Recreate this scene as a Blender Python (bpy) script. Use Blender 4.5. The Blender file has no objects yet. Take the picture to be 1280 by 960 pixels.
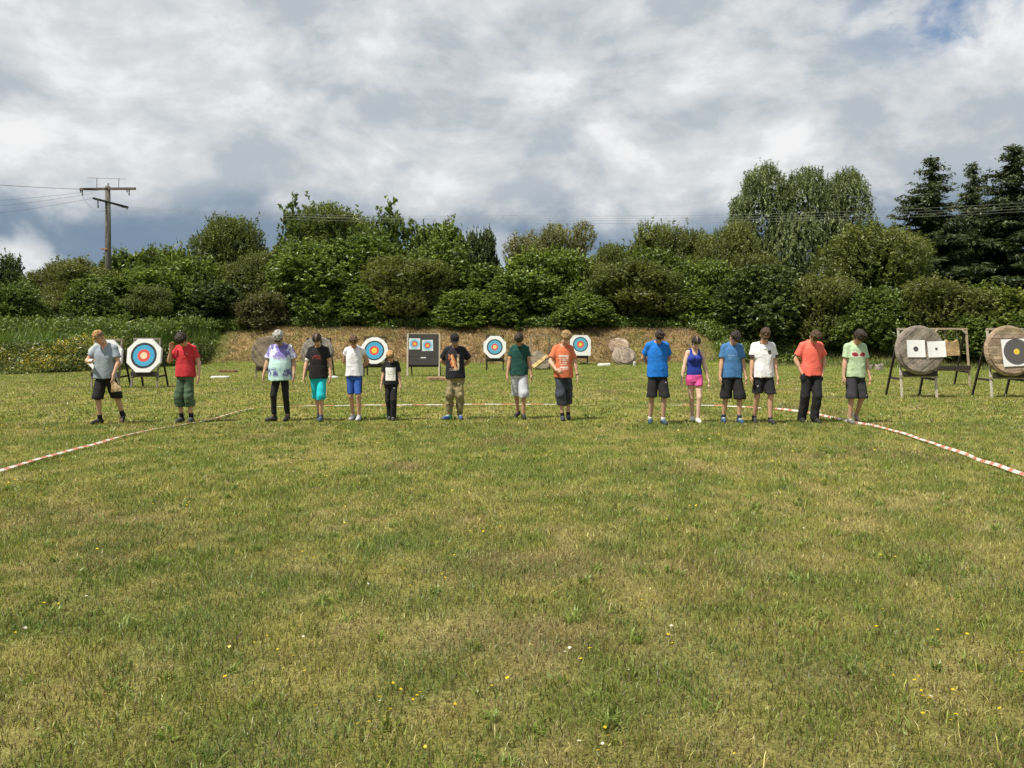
import bpy, math, random
import numpy as np

# ------------------------------------------------------------------ basics
F = 995.6          # focal length in photo pixels (1280 wide)
CAM_Z = 1.63
HOR = 421.0        # horizon row in the photo
rng = np.random.default_rng(7)
random.seed(7)
scene = bpy.context.scene
COL = scene.collection


def gp(px, py):
    """photo pixel on the flat lawn -> world x, y"""
    d = F * CAM_Z / (py - HOR)
    return ((px - 640) * d / F, d)


def wx(px, d):
    return (px - 640) * d / F


def wz(py, d):
    return CAM_Z - (py - HOR) * d / F


# ------------------------------------------------------------------ noise
def _hash(ix, iy, iz, seed):
    h = (ix.astype(np.int64) * 374761393 + iy.astype(np.int64) * 668265263 + iz.astype(np.int64) * 2147483647 + seed * 974711) & 0xFFFFFFFF
    h = ((h ^ (h >> 13)) * 1274126177) & 0xFFFFFFFF
    h = h ^ (h >> 16)
    return (h & 0xFFFFFF).astype(np.float32) / 16777215.0


def vnoise(x, y, z=None, seed=0):
    x = np.asarray(x, dtype=np.float32); y = np.asarray(y, dtype=np.float32)
    z = np.zeros_like(x) if z is None else np.asarray(z, dtype=np.float32)
    x0 = np.floor(x); y0 = np.floor(y); z0 = np.floor(z)
    fx = x - x0; fy = y - y0; fz = z - z0
    fx = fx * fx * (3 - 2 * fx); fy = fy * fy * (3 - 2 * fy); fz = fz * fz * (3 - 2 * fz)
    r = 0
    for dx in (0, 1):
        for dy in (0, 1):
            for dz in (0, 1):
                w = (fx if dx else 1 - fx) * (fy if dy else 1 - fy) * (fz if dz else 1 - fz)
                r = r + w * _hash(x0 + dx, y0 + dy, z0 + dz, seed)
    return r


def fbm2(x, y, seed=0, octv=4):
    a = 0.5; s = 0; t = 0
    for o in range(octv):
        s = s + a * vnoise(x * 2 ** o + 17 * o, y * 2 ** o - 9 * o, seed=seed + o)
        t += a; a *= 0.5
    return s / t


def sstep(a, b, v):
    t = np.clip((v - a) / (b - a), 0, 1)
    return t * t * (3 - 2 * t)


# ------------------------------------------------------------------ mesh helpers
def new_mesh(name, verts, faces_flat, sizes, col=None, mat_idx=None, smooth=False):
    me = bpy.data.meshes.new(name)
    verts = np.ascontiguousarray(verts, dtype=np.float32)
    faces_flat = np.ascontiguousarray(faces_flat, dtype=np.int32).ravel()
    sizes = np.ascontiguousarray(sizes, dtype=np.int32)
    me.vertices.add(len(verts)); me.vertices.foreach_set('co', verts.ravel())
    me.loops.add(len(faces_flat)); me.loops.foreach_set('vertex_index', faces_flat)
    me.polygons.add(len(sizes))
    start = np.concatenate(([0], np.cumsum(sizes)[:-1])).astype(np.int32)
    me.polygons.foreach_set('loop_start', start)
    if mat_idx is not None:
        me.polygons.foreach_set('material_index', np.ascontiguousarray(mat_idx, dtype=np.int32))
    me.polygons.foreach_set('use_smooth', np.full(len(sizes), smooth, dtype=bool))
    me.update(calc_edges=True)
    if col is not None:
        c = np.ones((len(verts), 4), dtype=np.float32); c[:, :3] = col
        at = me.color_attributes.new('Col', 'FLOAT_COLOR', 'POINT')
        at.data.foreach_set('color', c.ravel())
    return me


def link(name, me, mats, parent=None, loc=None):
    o = bpy.data.objects.new(name, me)
    COL.objects.link(o)
    if me is not None:
        for m in (mats if isinstance(mats, (list, tuple)) else [mats]):
            me.materials.append(m)
    if parent is not None:
        o.parent = parent
    if loc is not None:
        o.location = loc
    return o


def tag(o, label=None, cat=None, group=None, kind=None):
    if label: o['label'] = label
    if cat: o['category'] = cat
    if group: o['group'] = group
    if kind: o['kind'] = kind
    return o


def empty(name, loc, label, cat, group=None, rz=0.0):
    o = bpy.data.objects.new(name, None)
    o.empty_display_size = 0.2
    COL.objects.link(o)
    o.location = loc; o.rotation_euler = (0, 0, rz)
    return tag(o, label, cat, group)


class MB:
    """small polygon collector: boxes, bars, tubes, prisms"""
    def __init__(s):
        s.v = []; s.f = []; s.m = []; s.c = []

    def add(s, verts, faces, mi=0, c=(1, 1, 1)):
        b = len(s.v)
        s.v += [tuple(v) for v in verts]; s.c += [c] * len(verts)
        s.f += [[i + b for i in f] for f in faces]; s.m += [mi] * len(faces)

    def box(s, lo, hi, mi=0, c=(1, 1, 1)):
        x0, y0, z0 = lo; x1, y1, z1 = hi
        s.add([(x0, y0, z0), (x1, y0, z0), (x1, y1, z0), (x0, y1, z0), (x0, y0, z1), (x1, y0, z1), (x1, y1, z1), (x0, y1, z1)],
              [(0, 3, 2, 1), (4, 5, 6, 7), (0, 1, 5, 4), (1, 2, 6, 5), (2, 3, 7, 6), (3, 0, 4, 7)], mi, c)

    def bar(s, a, b, w, t, mi=0, c=(1, 1, 1), up=(0, 1, 0)):
        a = np.array(a, float); b = np.array(b, float); d = b - a; d /= np.linalg.norm(d)
        u = np.cross(d, up)
        if np.linalg.norm(u) < 1e-4: u = np.cross(d, (1, 0, 0))
        u /= np.linalg.norm(u); v = np.cross(u, d)
        V = []
        bev = 0.18
        ring = [(-1, -1 + bev), (-1 + bev, -1), (1 - bev, -1), (1, -1 + bev), (1, 1 - bev), (1 - bev, 1), (-1 + bev, 1), (-1, 1 - bev)]
        for p in (a, b):
            for (i, j) in ring:
                V.append(p + u * i * w / 2 + v * j * t / 2)
        n = 8
        s.add(V, [tuple(range(n))[::-1], tuple(range(n, 2 * n))] + [(i, (i + 1) % n, (i + 1) % n + n, i + n) for i in range(n)], mi, c)

    def tube(s, pts, rad, n=8, mi=0, c=(1, 1, 1)):
        pts = [np.array(p, float) for p in pts]
        if not hasattr(rad, '__len__'): rad = [rad] * len(pts)
        V = []; prev = None
        for i, p in enumerate(pts):
            d = pts[min(i + 1, len(pts) - 1)] - pts[max(i - 1, 0)]
            d /= max(np.linalg.norm(d), 1e-9)
            u = np.cross(d, (0.0, 0.0, 1.0) if prev is None else prev)
            if prev is not None: u = prev - d * np.dot(prev, d)
            if np.linalg.norm(u) < 1e-4: u = np.cross(d, (1.0, 0, 0))
            u /= np.linalg.norm(u); prev = u; w = np.cross(d, u)
            for k in range(n):
                t = 2 * math.pi * k / n
                V.append(p + rad[i] * (u * math.cos(t) + w * math.sin(t)))
        Fc = []
        for i in range(len(pts) - 1):
            for k in range(n):
                k2 = (k + 1) % n
                Fc.append((i * n + k, i * n + k2, (i + 1) * n + k2, (i + 1) * n + k))
        Fc.append(tuple(range(n))[::-1]); m = (len(pts) - 1) * n
        Fc.append(tuple(range(m, m + n)))
        s.add(V, Fc, mi, c)

    def prism(s, poly, y0, y1, mi=0, c=(1, 1, 1)):
        """poly of (x,z), extruded from y0 to y1"""
        n = len(poly)
        V = [(p[0], y0, p[1]) for p in poly] + [(p[0], y1, p[1]) for p in poly]
        s.add(V, [tuple(range(n)), tuple(range(n, 2 * n))[::-1]] + [(i, i + n, (i + 1) % n + n, (i + 1) % n) for i in range(n)], mi, c)

    def annulus(s, cx, cz, r0, r1, y, n=40, mi=0, c=(1, 1, 1)):
        V = []
        for k in range(n):
            t = 2 * math.pi * k / n
            V.append((cx + r1 * math.cos(t), y, cz + r1 * math.sin(t)))
        if r0 <= 0:
            s.add(V, [tuple(range(n))], mi, c); return
        for k in range(n):
            t = 2 * math.pi * k / n
            V.append((cx + r0 * math.cos(t), y, cz + r0 * math.sin(t)))
        s.add(V, [(k, (k + 1) % n, (k + 1) % n + n, k + n) for k in range(n)], mi, c)

    def build(s, name, mats, parent=None, loc=None, smooth=False, M=None):
        v = np.array(s.v, dtype=np.float32)
        if M is not None:
            v = v @ np.array(M, dtype=np.float32)[:3, :3].T + np.array(M, dtype=np.float32)[:3, 3]
        me = new_mesh(name, v, np.concatenate([np.array(f) for f in s.f]), [len(f) for f in s.f],
                      np.array(s.c, dtype=np.float32), s.m, smooth)
        return link(name, me, mats, parent, loc)


# ------------------------------------------------------------------ materials
def nodes_of(name):
    m = bpy.data.materials.new(name); m.use_nodes = True
    nt = m.node_tree; nt.nodes.clear()
    out = nt.nodes.new('ShaderNodeOutputMaterial')
    return m, nt, out


def N(nt, kind, **kw):
    n = nt.nodes.new(kind)
    for k, v in kw.items():
        if k.startswith('i_'):
            n.inputs[k[2:].replace('_', ' ')].default_value = v
        else:
            setattr(n, k, v)
    return n


def noise_mult(nt, color_socket, scale, lo, hi, detail=4.0, coord='Object', vec=None):
    """multiply a colour by a noise between lo and hi (grain and wear of the surface itself)"""
    tc = N(nt, 'ShaderNodeTexCoord')
    no = N(nt, 'ShaderNodeTexNoise'); no.inputs['Scale'].default_value = scale; no.inputs['Detail'].default_value = detail
    if vec is not None:
        mp = N(nt, 'ShaderNodeMapping'); mp.inputs['Scale'].default_value = vec
        nt.links.new(tc.outputs[coord], mp.inputs['Vector']); nt.links.new(mp.outputs['Vector'], no.inputs['Vector'])
    else:
        nt.links.new(tc.outputs[coord], no.inputs['Vector'])
    mr = N(nt, 'ShaderNodeMapRange'); mr.inputs['From Min'].default_value = 0.3; mr.inputs['From Max'].default_value = 0.7
    mr.inputs['To Min'].default_value = lo; mr.inputs['To Max'].default_value = hi
    nt.links.new(no.outputs['Fac'], mr.inputs['Value'])
    mx = N(nt, 'ShaderNodeMix', data_type='RGBA', blend_type='MULTIPLY'); mx.inputs['Factor'].default_value = 1.0
    nt.links.new(color_socket, mx.inputs['A']); nt.links.new(mr.outputs['Result'], mx.inputs['B'])
    return mx.outputs['Result'], no


def mat_attr(name, rough=0.85, scale=40.0, lo=0.85, hi=1.12, bump=0.15, bump_scale=60.0, vec=None, sss=0.0, spec=0.3):
    """colour from the mesh's own Col attribute, plus grain and bump"""
    m, nt, out = nodes_of(name)
    at = N(nt, 'ShaderNodeVertexColor', layer_name='Col')
    c, no = noise_mult(nt, at.outputs['Color'], scale, lo, hi, vec=vec)
    b = N(nt, 'ShaderNodeBsdfPrincipled'); b.inputs['Roughness'].default_value = rough
    b.inputs['Specular IOR Level'].default_value = spec
    nt.links.new(c, b.inputs['Base Color'])
    if sss > 0:
        b.inputs['Subsurface Weight'].default_value = sss
        b.inputs['Subsurface Radius'].default_value = (0.012, 0.005, 0.003)
        b.inputs['Subsurface Scale'].default_value = 1.0
    if bump > 0:
        tc = N(nt, 'ShaderNodeTexCoord')
        n2 = N(nt, 'ShaderNodeTexNoise'); n2.inputs['Scale'].default_value = bump_scale; n2.inputs['Detail'].default_value = 3
        nt.links.new(tc.outputs['Object'], n2.inputs['Vector'])
        bp = N(nt, 'ShaderNodeBump'); bp.inputs['Strength'].default_value = bump; bp.inputs['Distance'].default_value = 0.02
        nt.links.new(n2.outputs['Fac'], bp.inputs['Height']); nt.links.new(bp.outputs['Normal'], b.inputs['Normal'])
    nt.links.new(b.outputs['BSDF'], out.inputs['Surface'])
    return m


def mat_leaf(name, base=(1, 1, 1), transl=0.35, hue_var=0.0, val_var=0.25):
    """thin foliage: Col attribute tinted by a per-object variation, part of the light passes through"""
    m, nt, out = nodes_of(name)
    at = N(nt, 'ShaderNodeVertexColor', layer_name='Col')
    oi = N(nt, 'ShaderNodeObjectInfo')
    mr = N(nt, 'ShaderNodeMapRange'); mr.inputs['To Min'].default_value = 1 - val_var; mr.inputs['To Max'].default_value = 1 + val_var
    nt.links.new(oi.outputs['Random'], mr.inputs['Value'])
    hs = N(nt, 'ShaderNodeHueSaturation')
    mh = N(nt, 'ShaderNodeMapRange'); mh.inputs['To Min'].default_value = 0.5 - hue_var; mh.inputs['To Max'].default_value = 0.5 + hue_var
    sepm = N(nt, 'ShaderNodeMath', operation='FRACT'); mul = N(nt, 'ShaderNodeMath', operation='MULTIPLY'); mul.inputs[1].default_value = 7.31
    nt.links.new(oi.outputs['Random'], mul.inputs[0]); nt.links.new(mul.outputs[0], sepm.inputs[0])
    nt.links.new(sepm.outputs[0], mh.inputs['Value'])
    nt.links.new(mh.outputs['Result'], hs.inputs['Hue']); nt.links.new(mr.outputs['Result'], hs.inputs['Value'])
    nt.links.new(at.outputs['Color'], hs.inputs['Color'])
    d = N(nt, 'ShaderNodeBsdfDiffuse'); t = N(nt, 'ShaderNodeBsdfTranslucent')
    g = N(nt, 'ShaderNodeBsdfGlossy'); g.inputs['Roughness'].default_value = 0.45; g.inputs['Color'].default_value = (0.8, 0.85, 0.8, 1)
    tint = N(nt, 'ShaderNodeMix', data_type='RGBA', blend_type='MULTIPLY'); tint.inputs['Factor'].default_value = 1
    tint.inputs['B'].default_value = (1.15, 1.1, 0.6, 1)
    nt.links.new(hs.outputs['Color'], d.inputs['Color']); nt.links.new(hs.outputs['Color'], tint.inputs['A'])
    nt.links.new(tint.outputs['Result'], t.inputs['Color'])
    mx = N(nt, 'ShaderNodeMixShader'); mx.inputs['Fac'].default_value = transl
    nt.links.new(d.outputs['BSDF'], mx.inputs[1]); nt.links.new(t.outputs['BSDF'], mx.inputs[2])
    mx2 = N(nt, 'ShaderNodeMixShader'); mx2.inputs['Fac'].default_value = 0.04
    nt.links.new(mx.outputs[0], mx2.inputs[1]); nt.links.new(g.outputs['BSDF'], mx2.inputs[2])
    nt.links.new(mx2.outputs[0], out.inputs['Surface'])
    return m


M_CLOTH = mat_attr('woven_cloth', 0.9, 55, 0.88, 1.1, 0.25, 28)
M_SKIN = mat_attr('skin', 0.55, 25, 0.92, 1.06, 0.05, 80, sss=0.08)
M_HAIR = mat_attr('hair', 0.5, 90, 0.65, 1.35, 0.5, 120, vec=(1, 1, 0.25))
M_SHOE = mat_attr('shoe', 0.6, 50, 0.85, 1.1, 0.1, 60)
M_WOOD = mat_attr('weathered_wood', 0.8, 9, 0.65, 1.2, 0.35, 40, vec=(6, 6, 1))
M_PAPER = mat_attr('paper_face', 0.75, 7, 0.93, 1.03, 0.12, 6)
M_FOAM = mat_attr('foam_boss', 0.85, 14, 0.88, 1.05, 0.15, 30)
M_METAL = mat_attr('galvanised_metal', 0.5, 12, 0.8, 1.1, 0.1, 30)
M_BARK = mat_attr('bark', 0.9, 6, 0.6, 1.3, 0.6, 14, vec=(4, 4, 0.8))
M_STONE = mat_attr('stone', 0.9, 10, 0.7, 1.2, 0.5, 18)
M_TAPE = mat_attr('plastic_tape', 0.4, 10, 0.9, 1.05, 0.1, 12, spec=0.5)
M_GRASS = mat_leaf('grass_blades', transl=0.3, val_var=0.0)
M_LEAF = mat_leaf('foliage', transl=0.3, hue_var=0.006, val_var=0.11)


def mat_straw():
    """pressed straw: strips laid side by side, grey with age"""
    m, nt, out = nodes_of('pressed_straw')
    at = N(nt, 'ShaderNodeVertexColor', layer_name='Col')
    tc = N(nt, 'ShaderNodeTexCoord')
    c, _ = noise_mult(nt, at.outputs['Color'], 5.0, 0.55, 1.35, 6.0)
    c2, n2 = noise_mult(nt, c, 26.0, 0.72, 1.25, 4.0, vec=(1, 1, 1))
    b = N(nt, 'ShaderNodeBsdfPrincipled'); b.inputs['Roughness'].default_value = 0.95
    b.inputs['Specular IOR Level'].default_value = 0.1
    nt.links.new(c2, b.inputs['Base Color'])
    bp = N(nt, 'ShaderNodeBump'); bp.inputs['Strength'].default_value = 0.7; bp.inputs['Distance'].default_value = 0.02
    nt.links.new(n2.outputs['Fac'], bp.inputs['Height']); nt.links.new(bp.outputs['Normal'], b.inputs['Normal'])
    nt.links.new(b.outputs['BSDF'], out.inputs['Surface'])
    return m


M_STRAW = mat_straw()


def mat_ground():
    m, nt, out = nodes_of('lawn_ground')
    at = N(nt, 'ShaderNodeVertexColor', layer_name='Col')
    c, _ = noise_mult(nt, at.outputs['Color'], 3.0, 0.75, 1.2, 8.0)
    c2, n2 = noise_mult(nt, c, 45.0, 0.6, 1.35, 6.0)
    b = N(nt, 'ShaderNodeBsdfPrincipled'); b.inputs['Roughness'].default_value = 1.0
    b.inputs['Specular IOR Level'].default_value = 0.05
    nt.links.new(c2, b.inputs['Base Color'])
    bp = N(nt, 'ShaderNodeBump'); bp.inputs['Strength'].default_value = 0.8; bp.inputs['Distance'].default_value = 0.03
    nt.links.new(n2.outputs['Fac'], bp.inputs['Height']); nt.links.new(bp.outputs['Normal'], b.inputs['Normal'])
    nt.links.new(b.outputs['BSDF'], out.inputs['Surface'])
    return m


M_GROUND = mat_ground()

# ------------------------------------------------------------------ terrain
BX = np.array([-80, -40, -27, -21.8, -20, -19.3, -18.2, -15, 0, 12, 16, 20, 24, 30, 80], float)
BY = np.array([28, 29, 32, 34.5, 37, 43, 46.8, 47, 47, 47, 46, 43, 41, 38, 34], float)
HB = np.array([1.95, 1.95, 1.95, 1.95, 1.98, 2.02, 2.12, 2.15, 2.15, 2.1, 1.6, 1.2, 1.0, 1.0, 1.0], float)
RUN = np.array([9, 9, 9, 8.5, 8, 6, 4.2, 3.8, 3.7, 3.8, 5, 6, 6, 6, 6], float)


def ground_h(x, y):
    x = np.asarray(x, float); y = np.asarray(y, float)
    yb = np.interp(x, BX, BY) + 0.6 * (vnoise(x * 0.35, y * 0 + 3, seed=5) - 0.5)
    t = np.clip((y - yb) / np.interp(x, BX, RUN), 0, 1)
    s = t * t * (3 - 2 * t) * 0.5 + 0.5 * np.sin(t * math.pi / 2)
    h = np.interp(x, BX, HB) * s
    h = h + 0.22 * (fbm2(x * 0.8, y * 0.8, 11) - 0.5) * sstep(0, 0.25, t)
    h = h + 0.02 * (vnoise(x * 0.4, y * 0.4, seed=3) - 0.5)
    return h


def bank_t(x, y):
    yb = np.interp(x, BX, BY)
    return (y - yb) / np.interp(x, BX, RUN)


C_LUSH = np.array((0.132, 0.174, 0.033)); C_OLIVE = np.array((0.220, 0.216, 0.053))
C_STRAW = np.array((0.33, 0.275, 0.115)); C_SOIL = np.array((0.125, 0.088, 0.05))
C_WEED = np.array((0.060, 0.115, 0.018)); C_BANK = np.array((0.30, 0.205, 0.10))


def mixc(a, b, t):
    t = np.asarray(t)[..., None]
    return a * (1 - t) + b * t


def lawn_patch(x, y):
    """0 lush .. 1 parched"""
    n = 0.10 * fbm2(x * 0.16, y * 0.16, 21, 3) + 0.22 * fbm2(x * 1.1, y * 0.8, 33, 3) + 0.68 * fbm2(x * 4.6, y * 3.4, 41, 3)
    n = (n - 0.5) * 2.6 + 0.38 + 0.05 * sstep(9, 4, y)
    return np.clip(n, 0, 1)


def dry_mask(x, y):
    """where the bank is bare and brown"""
    t = bank_t(x, y)
    m = sstep(0.02, 0.12, t) * (1 - sstep(1.05, 1.5, t))
    side = sstep(-19.0, -17.2, x + (vnoise(x * 0, y * 0.9, seed=8) - .5) * 1.5) * (1 - sstep(11.5, 14.5, x + (vnoise(x * 0, y * 0.8, seed=9) - 0.5) * 3))
    return m * side


def ground_col(x, y):
    p = lawn_patch(x, y)
    c = mixc(C_LUSH * 0.9, C_OLIVE, sstep(0.05, 0.5, p)); c = mixc(c, C_STRAW * 0.85, sstep(0.5, 0.95, p) * 0.7)
    c = mixc(c, C_SOIL, sstep(0.62, 0.8, fbm2(x * 0.7 + 40, y * 0.7, 55, 4)) * 0.7)
    c = mixc(c, np.broadcast_to(C_SOIL * .95, c.shape), 0.28 * sstep(12, 4, y))
    t = bank_t(x, y)
    c = mixc(c, np.broadcast_to(C_WEED * 0.8, c.shape), sstep(-0.05, 0.1, t))
    bn = fbm2(x * 1.3, y * 1.6, 77, 4)
    cb = mixc(C_BANK, np.broadcast_to(C_SOIL * 1.1, c.shape), sstep(0.45, 0.7, bn) * 0.7)
    cb = mixc(cb, np.broadcast_to(C_OLIVE * .8, c.shape), sstep(0.5, 0.7, fbm2(x * 0.9 + 9, y * 1.1, 79, 3)) * 0.6)
    return mixc(c, cb, dry_mask(x, y))


def build_ground():
    xs = np.concatenate((np.array([-1500, -700, -350, -180, -110]), np.arange(-80, -34, 1.5), np.arange(-34, 34.01, 0.28), np.arange(35.5, 81, 1.5), np.array([110, 180, 350, 700, 1500])))
    ys = np.concatenate((np.array([-1000, -300, -80, -25]), np.arange(-10, 2, 1.0), np.arange(2, 58, 0.28), np.arange(58, 90, 1.5), np.array([110, 180, 350, 700, 1500, 3000])))
    X, Y = np.meshgrid(xs, ys)
    Z = ground_h(X, Y)
    nx, ny = len(xs), len(ys)
    idx = np.arange(nx * ny).reshape(ny, nx)
    q = np.stack((idx[:-1, :-1], idx[:-1, 1:], idx[1:, 1:], idx[1:, :-1]), -1).reshape(-1, 4)
    me = new_mesh('ground', np.stack((X, Y, Z), -1).reshape(-1, 3), q, np.full(len(q), 4), ground_col(X, Y).reshape(-1, 3), smooth=True)
    return tag(link('ground', me, M_GROUND), kind='structure')


build_ground()


# ------------------------------------------------------------------ grass
def blades(x, y, h, w, lean, col, seg2=True, name='grass', z=None, mat=None, tipc=1.2):
    n = len(x)
    z = ground_h(x, y) if z is None else z
    a = rng.uniform(0, 2 * math.pi, n); la = rng.uniform(0, 2 * math.pi, n)
    wxv = np.cos(a) * w / 2; wyv = np.sin(a) * w / 2
    lx = np.cos(la) * lean * h; ly = np.sin(la) * lean * h
    zz = np.sqrt(np.clip(1 - np.minimum(lean, 0.95) ** 2, 0.05, 1)) * h
    b0 = np.stack((x - wxv, y - wyv, z - 0.005), -1); b1 = np.stack((x + wxv, y + wyv, z - 0.005), -1)
    tip = np.stack((x + lx, y + ly, z + zz * 0.9), -1)
    if seg2:
        m0 = np.stack((x - wxv * .8 + lx * .35, y - wyv * .8 + ly * .35, z + zz * .6), -1)
        m1 = np.stack((x + wxv * .8 + lx * .35, y + wyv * .8 + ly * .35, z + zz * .6), -1)
        V = np.stack((b0, b1, m1, m0, tip), 1).reshape(-1, 3)
        base = (np.arange(n) * 5)[:, None]
        Fq = np.concatenate((base + np.array([0, 1, 2, 3]), base + np.array([3, 2, 4])), 1)
        sizes = np.tile([4, 3], n)
        C = np.repeat(col[:, None, :], 5, 1)
        C[:, 4] *= tipc
        return V, Fq.ravel(), sizes, C.reshape(-1, 3)
    V = np.stack((b0, b1, tip), 1).reshape(-1, 3)
    Fq = (np.arange(n) * 3)[:, None] + np.array([0, 1, 2])
    C = np.repeat(col[:, None, :], 3, 1)
    C[:, 2] *= tipc
    return V, Fq.ravel(), np.full(n, 3), C.reshape(-1, 3)


def merge(parts):
    V = []; Fc = []; S = []; C = []; off = 0
    for (v, f, s, c) in parts:
        V.append(v); Fc.append(f + off); S.append(s); C.append(c); off += len(v)
    return np.concatenate(V), np.concatenate(Fc), np.concatenate(S), np.concatenate(C)


def blade_col(x, y, n, jit=0.36):
    p = lawn_patch(x, y) + rng.normal(0, 0.27, n)
    c = mixc(C_LUSH * 1.15, C_OLIVE, sstep(0.0, 0.5, p)); c = mixc(c, C_STRAW * 1.1, sstep(0.45, 1.0, p))
    cool_shade = sstep(0.35, 0.65, fbm2(x * 2.2 + 60, y * 1.8, 63, 3)) * (0.25 + 0.75 * sstep(10, 3.5, y))
    c = mixc(c, c * np.array((0.70, 0.86, 0.95)), cool_shade)  # cool green patches, darkened towards the camera as painted shade
    br = rng.random(n) < 0.10 + 0.08 * sstep(7, 4, y)
    c[br] = C_SOIL * 1.15
    return c * np.exp(rng.normal(0, jit, n))[:, None]


def scatter(n, d0, d1, spread=0.70, extra=1.6, power=2.0):
    """points on the lawn ahead of the photographer, evenly dense (power 2) or denser close by"""
    u = rng.random(n)
    d = (d0 ** power + u * (d1 ** power - d0 ** power)) ** (1 / power)
    x = rng.uniform(-1, 1, n) * (d * spread + extra)
    return x, d


def build_grass():
    parts = []
    # close lawn, blade by blade
    x, y = scatter(330000, 2.0, 10.5, power=1.0)
    k = rng.random(len(x)) < sstep(10.5, 5.0, y); x = x[k]; y = y[k]
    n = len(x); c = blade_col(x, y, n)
    p = lawn_patch(x, y)
    h = rng.uniform(0.024, 0.066, n) * (1.3 - 0.55 * p); lean = rng.uniform(0.25, 0.96, n)
    parts.append(blades(x, y, h, rng.uniform(0.0028, 0.0055, n), lean, c))
    x, y = scatter(290000, 4.2, 15, power=1.3)
    k = rng.random(len(x)) < sstep(4.2, 9.5, y); x = x[k]; y = y[k]
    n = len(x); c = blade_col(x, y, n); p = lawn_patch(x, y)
    parts.append(blades(x, y, rng.uniform(0.028, 0.07, n) * (1.25 - 0.55 * p), rng.uniform(0.006, 0.012, n), rng.uniform(0.2, 0.9, n), c, False))
    x, y = scatter(230000, 14, 47, extra=3, power=1.2)
    k = bank_t(x, y) < 0.03; x = x[k]; y = y[k]
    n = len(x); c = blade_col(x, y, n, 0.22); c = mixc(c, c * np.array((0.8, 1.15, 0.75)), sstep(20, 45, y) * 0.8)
    parts.append(blades(x, y, rng.uniform(0.03, 0.09, n), rng.uniform(0.015, 0.035, n), rng.uniform(0.2, 0.85, n), c, False))
    V, Fq, S, C = merge(parts)
    tag(link('lawn_grass', new_mesh('lawn_grass', V, Fq, S, C), M_GRASS), 'short dry summer lawn grass covering the field', 'grass', kind='stuff')
    # coarse green tufts standing out of the lawn
    parts = []
    nt_ = 950
    tx, ty = scatter(nt_, 2.4, 17, power=1.35)
    for i in range(nt_):
        pale = rng.random() < .55
        k = int(rng.integers(8, 26)); r = rng.uniform(0.02, 0.09)
        a = rng.uniform(0, 2 * math.pi, k); rr = r * np.sqrt(rng.random(k))
        x = tx[i] + np.cos(a) * rr; y = ty[i] + np.sin(a) * rr
        g = mixc(C_LUSH * 1.15, np.array((0.21, 0.28, 0.055)), rng.random(k) * rng.random() ** .5) if not pale else mixc(np.array((0.17, 0.24, 0.05)), np.array((0.27, 0.35, 0.085)), rng.random(k))
        parts.append(blades(x, y, rng.uniform(0.04, 0.10, k) * rng.uniform(0.5, 1.15), rng.uniform(0.005, 0.012, k) * (1 + ty[i] * 0.06), rng.uniform(0.35, 0.97, k), g))
    V, Fq, S, C = merge(parts)
    tag(link('grass_tufts', new_mesh('grass_tufts', V, Fq, S, C), M_GRASS), 'coarse brighter green tufts growing out of the short lawn', 'grass tufts', kind='stuff')


build_grass()


def diamonds(P, A, B, col):
    """leaf shaped quads: centre P, half axes A (long) and B (wide)"""
    n = len(P)
    V = np.stack((P - A, P + B - A * 0.15, P + A, P - B - A * 0.15), 1).reshape(-1, 3)
    Fq = np.arange(n * 4)
    return V, Fq, np.full(n, 4), np.repeat(col[:, None, :], 4, 1).reshape(-1, 3)


def unit(v):
    return v / np.maximum(np.linalg.norm(v, axis=-1, keepdims=True), 1e-9)


def rdir(n):
    return unit(rng.normal(0, 1, (n, 3)))


def build_flowers():
    n = 760
    cx, cy = scatter(100, 2.6, 16, power=1.4)
    k = rng.integers(0, 100, n)
    x = cx[k] + rng.normal(0, 0.16, n); y = cy[k] + rng.normal(0, 0.16, n)
    h = rng.uniform(0.03, 0.07, n)
    P = np.stack((x, y, ground_h(x, y) + h), -1)
    r = rng.uniform(0.005, 0.009, n)[:, None] * (1 + 0.05 * y[:, None])
    D = rdir(n) * np.array((1, 1, 0.3)); D = unit(D)
    B = unit(np.cross(D, np.array((0, 0.3, 1.0))))
    col = mixc(np.array((0.75, 0.55, 0.02)), np.array((0.75, 0.72, 0.6)), (rng.random(n) < 0.12) * 1.0)
    parts = [diamonds(P, D * r, B * r, col), diamonds(P + 0.001, B * r, D * r, col)]
    st = blades(x, y, h, np.full(n, 0.003), np.full(n, 0.05), np.broadcast_to(C_LUSH, (n, 3)).copy(), False)
    V, Fq, S, C = merge(parts + [st])
    tag(link('lawn_flowers', new_mesh('lawn_flowers', V, Fq, S, C), M_GRASS), 'tiny yellow and white flowers scattered in the lawn', 'flowers', kind='stuff')


build_flowers()


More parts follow.
